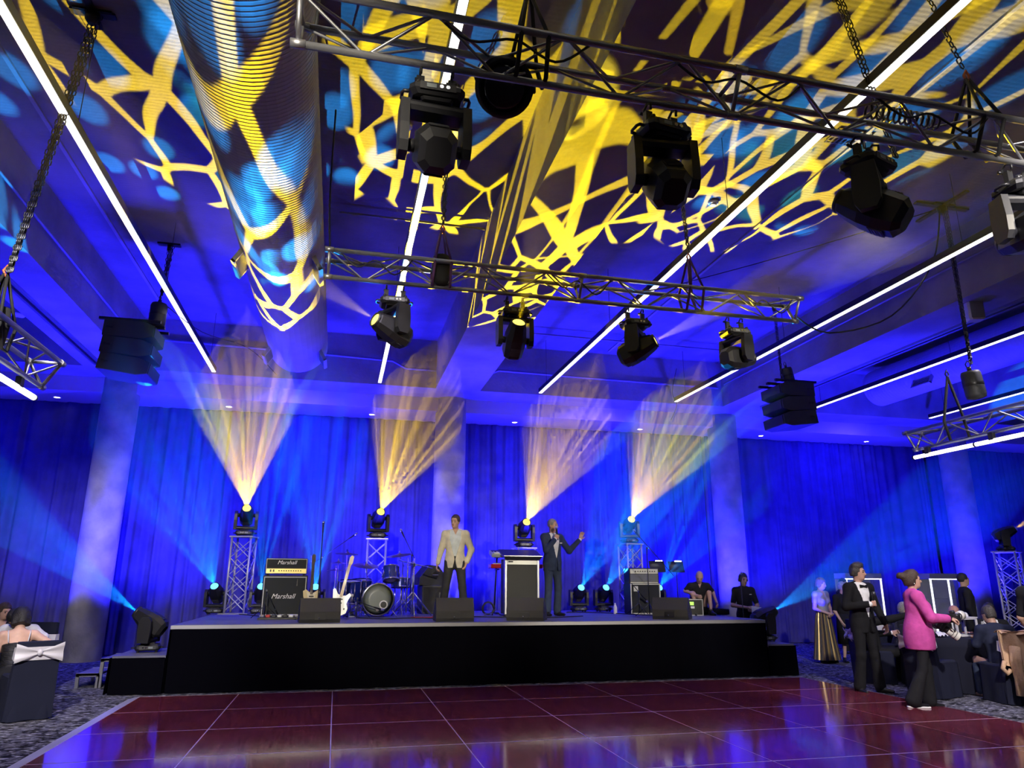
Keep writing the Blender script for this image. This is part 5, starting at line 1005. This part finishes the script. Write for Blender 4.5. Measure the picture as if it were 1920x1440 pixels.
# her camera: body and white telephoto lens, second camera on a strap
M_TELE = mat('white lens paint', (0.72, 0.70, 0.64), 0.4)
def tele(label, loc, d, k=1.0, hood=True, up=(0, 0, 1)):
    t = thing('camera', label, 'camera', loc); t.matrix_world = frame_to(loc, Vector(loc)-Vector(d), up); t.scale = (k,)*3
    # local +Z runs back to front of the lens
    part('camera_body', t, M_BLK, lambda b: [b.cbox((0, 0, -.04), (.15, .115, .07), .015), b.cbox((0, .07, -.035), (.06, .05, .06), .012), b.cbox((-.062, 0, -.005), (.03, .11, .05), .012)])
    ln = part('lens_barrel', t, M_BLK, lambda b: b.lathe([(.036, 0), (.042, .02), (.042, .07), (.040, .075), (.040, .13), (.047, .16)], n=20))
    part('white_ring', t, M_TELE, lambda b: b.lathe([(.043, .075), (.044, .08), (.044, .12), (.043, .125)], n=20, caps=False)); part('white_barrel', t, M_TELE, lambda b: b.lathe([(.047, .155), (.058, .18), (.060, .25), (.052, .255)] if hood else [(.044, .13), (.046, .16), (.046, .2)], n=20, caps=False))
    part('front_glass', t, M_LENS, lambda b: b.lathe([(.046, .20), (.03, .212), (.004, .216)], n=20)); return t
g, u = p.grip('R'); cpos = p.world((-.04, -.44, 1.15)); fx = p.world((-.04, -1.44, 1.19))-cpos
tele('large camera with a white-hooded telephoto lens held by the photographer', cpos, (.88, .42, .10), .95)
c2 = p.world((.07, -.30, 1.04)); d2 = p.world((.10, -1.0, .52))-c2; tele('second camera with a short white-ringed lens hanging at the photographer\'s hip', c2, d2, 1.15, False)
# ------------------------------------------------------------------ crew and guests further back
def seated(label, loc, face, H=1.76, sk=(0.5, .31, .23), lean=0.0, head=(0, 0, 0), arms=None, h=.013, **kw):
    d = dict(knR=(-.12, -.42, .50), anR=(-.13, -.40, .085), knL=(.12, -.42, .50), anL=(.13, -.40, .085), elR=(-.27, -.12, .73), wrR=(-.16, -.34, .76), elL=(.27, -.12, .73), wrL=(.16, -.34, .76)); d.update(arms or {})
    return Person(label, loc, face, H, sk, d, lean=lean, head=head, h=h, pelvis=(0, 0, .47), **kw)
p = Person('technician in a black T-shirt with headphones holding a white sheet', (7.92, 13.3, 0), -.1, 1.70, (0.40, 0.25, 0.19), dict(elR=(-.27, -.02, 1.12), wrR=(-.04, -.24, 1.08), elL=(.27, -.02, 1.12), wrL=(.08, -.24, 1.05), cuR=.6, cuL=.6, hdR=(.9, -.3, 0), hdL=(-.8, -.4, -.2)), h=.0105, head=(.1, .12, 0))
p.body(); p.trousers(C_BLKT); p.shirt(C_BLKS, sleeves=.75, bottom=.90, collar=False, inf=.014, name='t_shirt'); p.shoes(); p.hair(H_BLK, .010, .06, -.05)
S_ = Sdf(.009); A_ = lambda q: p.hd+p.Rh @ arr(*q); [S_.cone(A_((.098*cos(a), .01, .03+.105*sin(a))), A_((.098*cos(a+.32), .01, .03+.105*sin(a+.32))), .011, .011, .01) for a in np.arange(0, pi-.1, .32)]; S_.ell(A_((-.09, .01, -.01)), (.022, .035, .04), .01); S_.ell(A_((.09, .01, -.01)), (.022, .035, .04), .01); inst('headphones', S_.mesh('headphones', M_BLK), p.t)
part('chest_print', p.t, M_WHITE, lambda b: b.box((.09, -.118, 1.34), (.05, .004, .012)))
t = thing('paper_sheet', 'white sheet of paper held by the headset technician', 'paper', p.world((.10, -.31, .98))); part('sheet', t, M_WHITE, lambda b: b.box((0, 0, -.02), (.21, .004, .28))).matrix_local = Matrix.Rotation(.15, 4, 'Y') @ Matrix.Rotation(-.2, 4, 'X')
p = Person('bald man in a black polo crouching on the right end of the stage', (6.92, 13.35, S), -.2, 1.66, (0.45, 0.28, 0.24), dict(knR=(-.16, -.30, .42), anR=(-.15, -.38, .085), knL=(.18, -.28, .44), anL=(.16, -.40, .085), elR=(-.28, -.16, .48), wrR=(-.14, -.36, .40), elL=(.30, -.14, .46), wrL=(.30, -.36, .26)), lean=.42, head=(-.2, .15, 0), h=.0105, pelvis=(0, 0, .14), girth=1.1)
p.body(); p.trousers(C_BLKT); p.shirt(C_BLKS, sleeves=.8, bottom=.88, inf=.014, vneck=1.42, name='polo_shirt'); p.shoes()
p = Person('woman in a gold and black pleated gown standing in the blue beam', (9.45, 13.0, 0), .25, 1.62, (0.48, 0.32, 0.28), dict(elR=(-.24, .0, 1.12), wrR=(-.06, -.18, 1.02), elL=(.24, .0, 1.12), wrL=(.05, -.19, 1.00), hdR=(.7, -.4, -.3), hdL=(-.7, -.4, -.3)), head=(.5, .2, 0), h=.0115, width=.92, female=True)
M_GOWN = mat('gold lame', (0.42, 0.30, 0.12), 0.35, 0.6); M_GOWND = mat('dark pleats', (0.03, 0.025, 0.03), 0.6)
p.body(); p.shirt(mat('silver sequin bodice', (0.45, 0.45, 0.48), .35, .5, bump=.6, bscale=120), bottom=1.02, sleeves=.55, collar=False, vneck=1.36, name='bodice'); p.hair(H_LBR, .014, .06, -.09, extra=[((0, .06, -.04), (0, .07, -.14), .06, .045)])
def pleats(b):
    n = 56; prof = [(.135, 1.06), (.165, .97), (.185, .85), (.24, .45), (.30, .07)]; vs = []; fs = []
    for r, z in prof:
        for i in range(n): a = 2*pi*i/n; q = r*(1+(.05 if i % 2 else -.02)); vs.append((q*cos(a), q*.82*sin(a)+.005, z))
    for k in range(len(prof)-1):
        for i in range(n): fs.append((k*n+i, k*n+(i+1) % n, k*n+n+(i+1) % n, k*n+n+i))
    b.add(vs, fs); b.m = [0 if (f[0] % n) % 4 < 2 else 1 for f in b.f]
part('pleated_skirt', p.t, [M_GOWN, M_GOWND], pleats); p.shoes()
p = Person('short woman with grey hair and glasses in a black dress', (9.92, 12.95, 0), .0, 1.54, (0.50, 0.33, 0.28), dict(elR=(-.25, .02, 1.12), wrR=(-.20, -.1, .90), elL=(.25, .02, 1.12), wrL=(.22, -.1, .90)), head=(.3, .0, 0), h=.0115, girth=1.2, width=1.05, female=True)
def dress_skirt(r0, r1, z0, z1): return lambda b: b.lathe([(r0, z0), (r0*1.12, z0-.12), (r1, z1), (r1*.97, z1+.005)], n=28)
p.body(); p.shirt(C_BLKS, bottom=.95, sleeves=.9, collar=False, inf=.014, vneck=1.36, name='dress_top'); part('dress_skirt', p.t, C_BLKS, dress_skirt(.19, .24, 1.06, .40)).scale = (1, .85, 1); p.shoes(); p.hair(H_GRY, .012, .05, -.06)
def glasses(p): part('glasses', p.t, M_BLK, lambda b: [b.tube([Vector(p.hd+p.Rh @ arr(x*.033+.022*cos(a), -.098, .003+.016*sin(a))) for a in np.arange(0, 2*pi, .7)], .003, 4, closed=True) for x in (-1, 1)]+[b.cyl(Vector(p.hd+p.Rh @ arr(x*.055, -.095, .005)), Vector(p.hd+p.Rh @ arr(x*.075, .01, .0)), .003, n=4) for x in (-1, 1)])
glasses(p); part('name_tag', p.t, M_WHITE, lambda b: b.box((-.09, -.155, 1.32), (.07, .008, .022)))
p = Person('man in dark clothes mostly hidden behind the tuxedo man', (11.15, 14.5, 0), .3, 1.62, (0.40, .25, .2), h=.014, head=(.3, 0, 0)); p.body(); p.trousers(C_BLKT); p.shirt(C_BLKS, sleeves=1.9, bottom=.9, inf=.014); p.shoes(); p.hair(H_BLK, .01, .06, -.05)
p = Person('man in a black shirt with a lanyard standing behind the tables', (10.95, 11.0, 0), 1.0, 1.70, (0.42, .26, .2), dict(elR=(-.25, .03, 1.14), wrR=(-.22, -.06, .90), elL=(.25, .03, 1.14), wrL=(.22, -.06, .9)), head=(.35, -.05, 0), h=.0105, width=1.08); p.body(); p.trousers(C_BLKT); p.shirt(C_BLKS, sleeves=1.9, bottom=.86, inf=.018, vneck=1.42); p.shoes(); p.hair(H_BLK, .006, .065, -.04)
part('lanyard', p.t, M_SPK, lambda b: [b.tube([(-.06, -.06, 1.47), (-.04, -.125, 1.34), (0, -.128, 1.2)], .005, 4), b.tube([(.06, -.06, 1.47), (.04, -.125, 1.34), (0, -.128, 1.2)], .005, 4)]); part('lanyard_card', p.t, mat('lanyard card', (.16, .2, .3), .4), lambda b: b.box((0, -.132, 1.13), (.10, .006, .14)))
# banquet chairs with cloth covers and sashes
M_COVER = mat('navy chair cover', (0.014, 0.016, 0.035), .9, spec=.2); M_SASH = mat('white satin sash', (0.62, 0.60, 0.64), .45)
def chair(label, x, y, face, bow=True, h=.94):
    """back of the chair is at local +Y; the sitter faces -Y"""
    t = thing('banquet_chair', label, 'chair', (x, y, 0), face, 'covered banquet chairs')
    part('cover_seat', t, M_COVER, lambda b: b.cbox((0, 0, .45), (.46, .46, .06), .02)); part('cover_back', t, M_COVER, lambda b: b.add([(-.23, .20, .42), (.23, .20, .42), (.21, .26, h), (-.21, .26, h), (-.235, .27, .02), (.235, .27, .02), (.21, .31, h-.01), (-.21, .31, h-.01)], [(0, 1, 2, 3), (4, 7, 6, 5), (0, 3, 7, 4), (1, 5, 6, 2), (3, 2, 6, 7), (0, 4, 5, 1)]))
    b = MB()
    def sk(u, v):
        a = u*2*pi; c = (max(-.235, min(.235, .33*cos(a))), max(-.235, min(.27, .33*sin(a)))); f = 1+(.05*(1-v))*sin(a*7); return (c[0]*f, c[1]*f, .01+.44*v)
    b.grid(sk, 40, 4); b.build('cover_skirt', M_COVER, t)
    part('sash', t, M_SASH, lambda b: b.add([(-.235, .22, .66), (.235, .22, .66), (.235, .315, .64), (-.235, .315, .64), (-.23, .24, .78), (.23, .24, .78), (.225, .322, .78), (-.225, .322, .78)], [(0, 1, 5, 4), (1, 2, 6, 5), (3, 0, 4, 7), (4, 5, 6, 7), (0, 3, 2, 1), (2, 3, 7, 6)]))
    if bow:
        for s in (-1, 1):
            part('bow_wing', t, M_SASH, lambda b: b.grid(lambda u, v: (s*(.015+.22*u), .335+.02*sin(u*3)+.012*sin(v*9), .72+(v-.5)*(.04+.17*u)), 8, 8))
        part('bow_knot', t, M_SASH, lambda b: b.ball((0, .345, .72), .03, 10, sc=(1, .8, 1.2)))
    return t
M_TCL = mat('dark tablecloth', (0.012, 0.013, 0.026), .9, spec=.2); M_NAPK = mat('white linen', (0.65, 0.64, 0.68), .7); M_GLASS = mat('glass', (0.9, 0.92, 0.95), .05, spec=.6, alpha=.25)
def table(label, x, y, r=.85):
    t = thing('round_table', label, 'table', (x, y, 0)); n = 60
    part('top', t, M_GREY, lambda b: b.lathe([(r-.01, .70), (r-.01, .725)], n=40)); part('leg', t, M_BLKM, lambda b: b.cyl((0, 0, 0), (0, 0, .7), .05, n=12))
    def cl(u, v):
        a = u*2*pi; k = 0 if v > .75 else (1-v/.75); rr = r*(min(1, (1-v)/.25)) if v > .75 else r*(1+.03*k+.035*k*sin(a*14)); return (rr*cos(a), rr*sin(a), .738 if v > .75 else .012+.726*(v/.75))
    part('tablecloth', t, M_TCL, lambda b: b.grid(cl, 112, 8)); return t
TBX, TBY = 9.25, 9.55
table('round table under a dark cloth in the middle of the guests', TBX, TBY, .80)
def wine(label, x, y): t = thing('wine_glass', label, 'glass', (x, y, .74), 0, 'glasses on the guest table'); part('bowl', t, M_GLASS, lambda b: b.lathe([(.008, .09), (.03, .11), (.036, .15), (.03, .20)], n=14, caps=False)); part('stem', t, M_GLASS, lambda b: b.lathe([(.034, 0), (.03, .004), (.005, .01), (.005, .09)], n=12, caps=False)); return t
for i, (dx, dy, lb) in enumerate(((-.45, .1, 'leftmost on the guest table'), (.32, .30, 'behind the white frame'), (.5, .0, 'right of the white frame'), (-.2, .45, 'at the back of the guest table'))): wine('clear wine glass '+lb, TBX+dx, TBY+dy)
t = thing('table_centrepiece', 'white open box frame standing on the guest table', 'centrepiece', (TBX-.02, TBY-.10, .74), .1)
part('frame', t, M_NAPK, lambda b: [b.box((s*.2, q*.1, .13), (.022, .022, .26)) for s in (-1, 1) for q in (-1, 1)]+[b.box((0, q*.1, z), (.42, .022, .022)) for q in (-1, 1) for z in (.012, .25)]); part('top_board', t, M_NAPK, lambda b: b.box((0, 0, .268), (.44, .24, .014))); part('inner_panel', t, M_NAPK, lambda b: b.box((-.07, .02, .13), (.10, .012, .22))); part('dark_picture', t, M_BLK, lambda b: b.box((-.15, -.104, .12), (.06, .006, .12)))
for k in range(7): part('flower', t, M_NAPK, lambda b: b.ball((-.17+.055*k, .03*sin(k*2.3), .30+.012*cos(k*3)), .032, 8))
t = thing('book_stack', 'small stack of brown menus at the table edge', 'books', (TBX-.05, TBY-.45, .74), .2); [part('menu', t, [mat('brown cover', (.25, .10, .04), .5), M_NAPK][k % 2], lambda b: b.box((.004*k, 0, .008+.015*k), (.22, .15, .013))) for k in range(3)]
for i, (dx, dy, rz, lb) in enumerate(((-.55, -.20, .3, 'left of the menus'), (.28, -.40, -.2, 'right of the menus'), (.48, -.2, .5, 'near the right table edge'))):
    t = thing('napkin', 'crumpled white linen napkin '+lb, 'napkin', (TBX+dx, TBY+dy, .74), rz); b = MB(); r_ = random.Random(i); ph = [r_.uniform(0, 6) for _ in range(4)]; b.grid(lambda u, v: ((u-.5)*.26, (v-.5)*.2, .004+.05*abs(sin(u*5+ph[0])*cos(v*4+ph[1]))+.03*abs(sin(u*9+ph[2]+v*6))), 14, 12); b.build('cloth', M_NAPK, t)
    tag(t, 'crumpled white linen napkin '+lb, 'napkin', 'napkins on the guest table')
t = thing('table_card', 'white card hanging over the dark table edge at left', 'card', (8.02, 8.95, .60)); part('card', t, M_WHITE, lambda b: b.box((0, 0, 0), (.09, .006, .16))).matrix_local = Matrix.Rotation(.2, 4, 'Y')
p = seated('bald seated man looking down at the far side of the guest table', (9.86, 10.45, 0), .35, 1.66, (0.42, .22, .18), .25, (-.2, .35, 0)); p.body(); p.trousers(C_BLKT); p.shirt(W_SHIRT, bottom=.93); p.jacket(C_TUX, button=1.0, open_=.09, bottom=.90); chair('covered chair under the bald seated man', 9.86, 10.47, .35, False)
p = seated('dark-haired seated man covering his mouth with one hand', (10.30, 9.95, 0), -.75, 1.68, (0.48, .29, .22), .15, (.1, .15, 0), dict(elR=(-.22, -.28, .75), wrR=(-.07, -.27, .95), hdR=(.35, .25, .8), pmR=(.2, .8, 0), cuR=.5)); p.body(); p.trousers(C_BLKT); p.shirt(W_SHIRT, bottom=.93); p.jacket(C_TUX, button=1.0, open_=.09, bottom=.90); p.hair(H_BLK, .014, .06, -.05); p.cuffs(W_SHIRT, 'R'); chair('covered chair under the man covering his mouth', 10.30, 9.95, -.75, False)
p = seated('balding man in a navy suit seated with his back to the camera', (8.80, 8.40, 0), pi-.25, 1.70, (0.45, .27, .2), .2, (.25, .12, 0), h=.0105, width=1.1); p.body(); p.trousers(C_NAVYT); p.shirt(W_SHIRT, bottom=.93); p.jacket(cloth('dark navy wool', (0.016, 0.02, 0.045)), button=1.0, bottom=.80); S_ = None
p.hair(H_SLT, .008, .02, -.07, front=-.02); chair('covered chair with a beige coat over its back', 8.74, 8.30, pi-.25, False, .86)
# beige coat over that chair
ct = thing('coat', 'beige coat draped over the chair back at the right edge', 'coat', (8.74, 8.30, -.08), pi-.25); M_COAT = mat('camel wool', (0.52, 0.34, 0.21), .9, var=.08, vscale=8, bump=.3, bscale=60, spec=.15)
def coat(u, v):
    x = -.24+.48*u; z = .985-.42*v*(1.0 if u < .75 else .95)-.05*v*sin(u*3); y = .345+.05*v+.022*sin(u*11+v*2)+.02*sin(u*23)*v; return (x*(1+.12*v), y, z)
def solid(b, fn, nu, nv, th):
    k = len(b.v); b.grid(fn, nu, nv); W = nu+1; n = len(b.v)-k; b.v += [(x, y-th, z) for x, y, z in b.v[k:k+n]]; F = b.f[-nu*nv:]; m = [tuple(i+n for i in f[::-1]) for f in F]
    e = [k+i for i in range(nu+1)]+[k+j*W+nu for j in range(1, nv+1)]+[k+nv*W+i for i in range(nu-1, -1, -1)]+[k+j*W for j in range(nv-1, 0, -1)]; m += [(e[i], e[(i+1) % len(e)], e[(i+1) % len(e)]+n, e[i]+n) for i in range(len(e))]; b.f += m; b.m += [0]*len(m); b.sm += [True]*len(m)
part('coat_back', ct, M_COAT, lambda b: solid(b, coat, 26, 14, .025)); part('shoulder_fold', ct, M_COAT, lambda b: solid(b, lambda u, v: (-.23+.46*u, .22+.14*v, .955+.035*sin(v*pi)+.01*sin(u*9)), 16, 8, .02)); part('sleeve', ct, M_COAT, lambda b: b.tube([(.12, .41, .80), (.16, .44, .62), (.15, .45, .42), (.17, .45, .22)], [.06, .065, .06, .05], 12)); part('lapel', ct, M_COAT, lambda b: solid(b, lambda u, v: (-.06-.10*u-.10*v, .395+.02*u+.04*v, .95-.62*v), 6, 10, .012)); part('belt_loop', ct, M_COAT, lambda b: b.tube([(.26, .38, .62), (.31, .40, .54), (.27, .42, .48), (.22, .41, .52)], .028, 8))
p = seated('grey-haired seated guest in a sequinned black jacket', (9.72, 11.3, 0), .2, 1.66, (0.48, .3, .25), .2, (.4, .1, 0)); p.body(); p.trousers(C_BLKT); p.jacket(mat('sequinned black', (.015, .016, .03), .35, .3, bump=1.0, bscale=70), front=False, bottom=.85); p.hair(H_GRY, .012, .05, -.08); chair('covered chair under the guest in the sequinned jacket', 9.72, 11.32, .2, False)
p = seated('man in a black suit seated behind the tuxedo man stretching one arm out', (8.38, 10.35, 0), 1.15, 1.72, (0.45, .28, .22), -.12, (0, 0, 0), dict(elR=(-.22, -.28, 1.00), wrR=(-.18, -.52, 1.06), hdR=(0, -1, .1), knR=(-.14, -.46, .50), anR=(-.10, -.75, .12)), width=1.05); p.body(); p.trousers(C_TUX, flare=.03); p.shirt(W_SHIRT, bottom=.93); p.jacket(C_TUX, button=1.0, bottom=.85); p.hair(H_BLK, .01, .05, -.05); p.shoes(); chair('covered chair with white sash behind the tuxedo man', 8.36, 10.36, 1.15)
chair('empty covered chair with white sash right of the photographer', 8.15, 8.95, 1.9)
p = Person('person in a black T-shirt cut off by the right picture edge', (8.12, 7.1, 0), 1.9, 1.76, (0.5, .31, .23), dict(elR=(-.27, -.06, 1.12), wrR=(-.24, -.22, .90), elL=(.27, -.06, 1.12), wrL=(.24, -.22, .9)), lean=.12, h=.0105, width=1.08, girth=1.15); p.body(); p.trousers(C_BLKT); p.shirt(C_BLKS, sleeves=.85, bottom=.88, inf=.018, collar=False, name='t_shirt'); p.shoes(); p.hair(H_BLK, .012, .05, -.06)
# lit display cabinets
M_LEDW = mat('cabinet led', (1, 1, 1), .5, emit=(.95, .95, 1.0), estr=2.2); M_PANE = mat('cabinet glass', (.5, .55, .75), .06, alpha=.18, spec=.6)
def cabinet(label, x, y, w, bays, rz=0):
    t = thing('display_cabinet', label, 'display cabinet', (x, y, 0), rz); h = 1.62
    part('plinth', t, M_BLK, lambda b: b.box((0, 0, .20), (w, .42, .40))); part('header', t, M_SILV, lambda b: b.box((0, 0, h+.05), (w, .42, .12))); part('back_panel', t, M_GREY, lambda b: b.box((0, .20, 1.0), (w, .012, 1.2)))
    for k in range(bays+1): part('lit_post', t, M_LEDW, lambda b: b.box((-w/2+.02+(w-.04)*k/bays, -.19, 1.0), (.028, .03, 1.2)))
    part('lit_top', t, M_LEDW, lambda b: b.box((0, -.19, h-.02), (w, .03, .025)))
    for k in range(bays): part('glass_pane', t, M_PANE, lambda b: b.box((-w/2+w*(k+.5)/bays, -.20, 1.0), (w/bays-.05, .006, 1.16)))
    for z in (.75, 1.15): part('shelf', t, M_PANE, lambda b: b.box((0, 0, z), (w-.04, .36, .01)))
    return t
cabinet('lit glass display cabinet behind the tuxedo man', 12.35, 15.5, 1.0, 1); cabinet('lit two-door glass display cabinet beside the lanyard man', 14.3, 15.0, 1.05, 2)
# ------------------------------------------------------------------ guests at the left edge
table('round table under a dark cloth at the left edge', -4.55, 10.65, .60)
p = seated('woman in a black strappy dress seated with her back to the camera', (-3.58, 9.95, 0), -2.75, 1.70, (0.60, .37, .28), .32, (.1, .3, 0), dict(elL=(.20, -.12, .74), wrL=(.02, -.40, .78), elR=(-.44, -.04, .74), wrR=(-.12, -.34, .76), hdR=(.9, -.2, 0)), h=.009, width=.92, female=True); pl = p
p.body(); p.trousers(C_BLKS); p.shirt(mat('black ruched satin', (.010, .010, .011), .45, bump=1.0, bscale=22, stretch=(.5, 1, 4)), bottom=.90, sleeves=.0, collar=False, inf=.010, name='dress', arm_inf=-.06, top=1.30); 
p.hair(H_BLK, .030, .05, -.13, extra=[((-.06, .05, -.03), (-.07, .05, -.11), .05, .04), ((.06, .05, -.03), (.07, .05, -.11), .05, .04), ((0, .08, 0), (0, .09, -.11), .06, .045)], name='bob_hair')
for k, s in (('R', -1), ('L', 1)): part('shoulder_strap', p.t, M_SASH, lambda b: b.tube([Vector(p.T((s*.10, .115, 1.30))), Vector(p.T((s*.115, .09, 1.42))), Vector(p.T((s*.115, .02, 1.475))), Vector(p.T((s*.11, -.07, 1.42)))], .007, 5))
chair('covered chair with white bow under the woman in the black dress', -3.36, 9.80, -2.60, True, .84); chair('covered chair with white sash cut by the left picture edge', -4.05, 9.95, -2.8, True)
p = seated('man in a white shirt leaning over at the left table', (-4.02, 11.45, 0), -.25, 1.72, (0.5, .3, .22), .45, (.2, .45, 0), dict(elR=(-.34, -.22, .80), wrR=(-.15, -.42, .80), elL=(.36, -.2, .80), wrL=(.15, -.42, .80)), h=.0105, width=1.1); p.body(); p.trousers(C_BLKT); p.shirt(W_SHIRT, bottom=.90, inf=.014, arm_inf=.014); p.hair(H_BLK, .016, .05, -.06); chair('covered chair under the man in the white shirt', -4.02, 11.47, -.25, False)
p = seated('brown-haired woman whose face shows at the left picture edge', (-4.62, 12.1, 0), .55, 1.66, (0.55, .33, .26), .1, (.3, .1, 0), h=.0105, width=.92, female=True); p.body(); p.trousers(C_BLKT); p.shirt(C_BLKS, bottom=.90, collar=False, vneck=1.36, name='dress_top'); p.hair(H_BRN, .014, .06, -.09); chair('covered chair under the brown-haired woman at the left edge', -4.62, 12.12, .55, False)
for _m in bpy.data.materials: _m.cycles.emission_sampling = 'NONE'
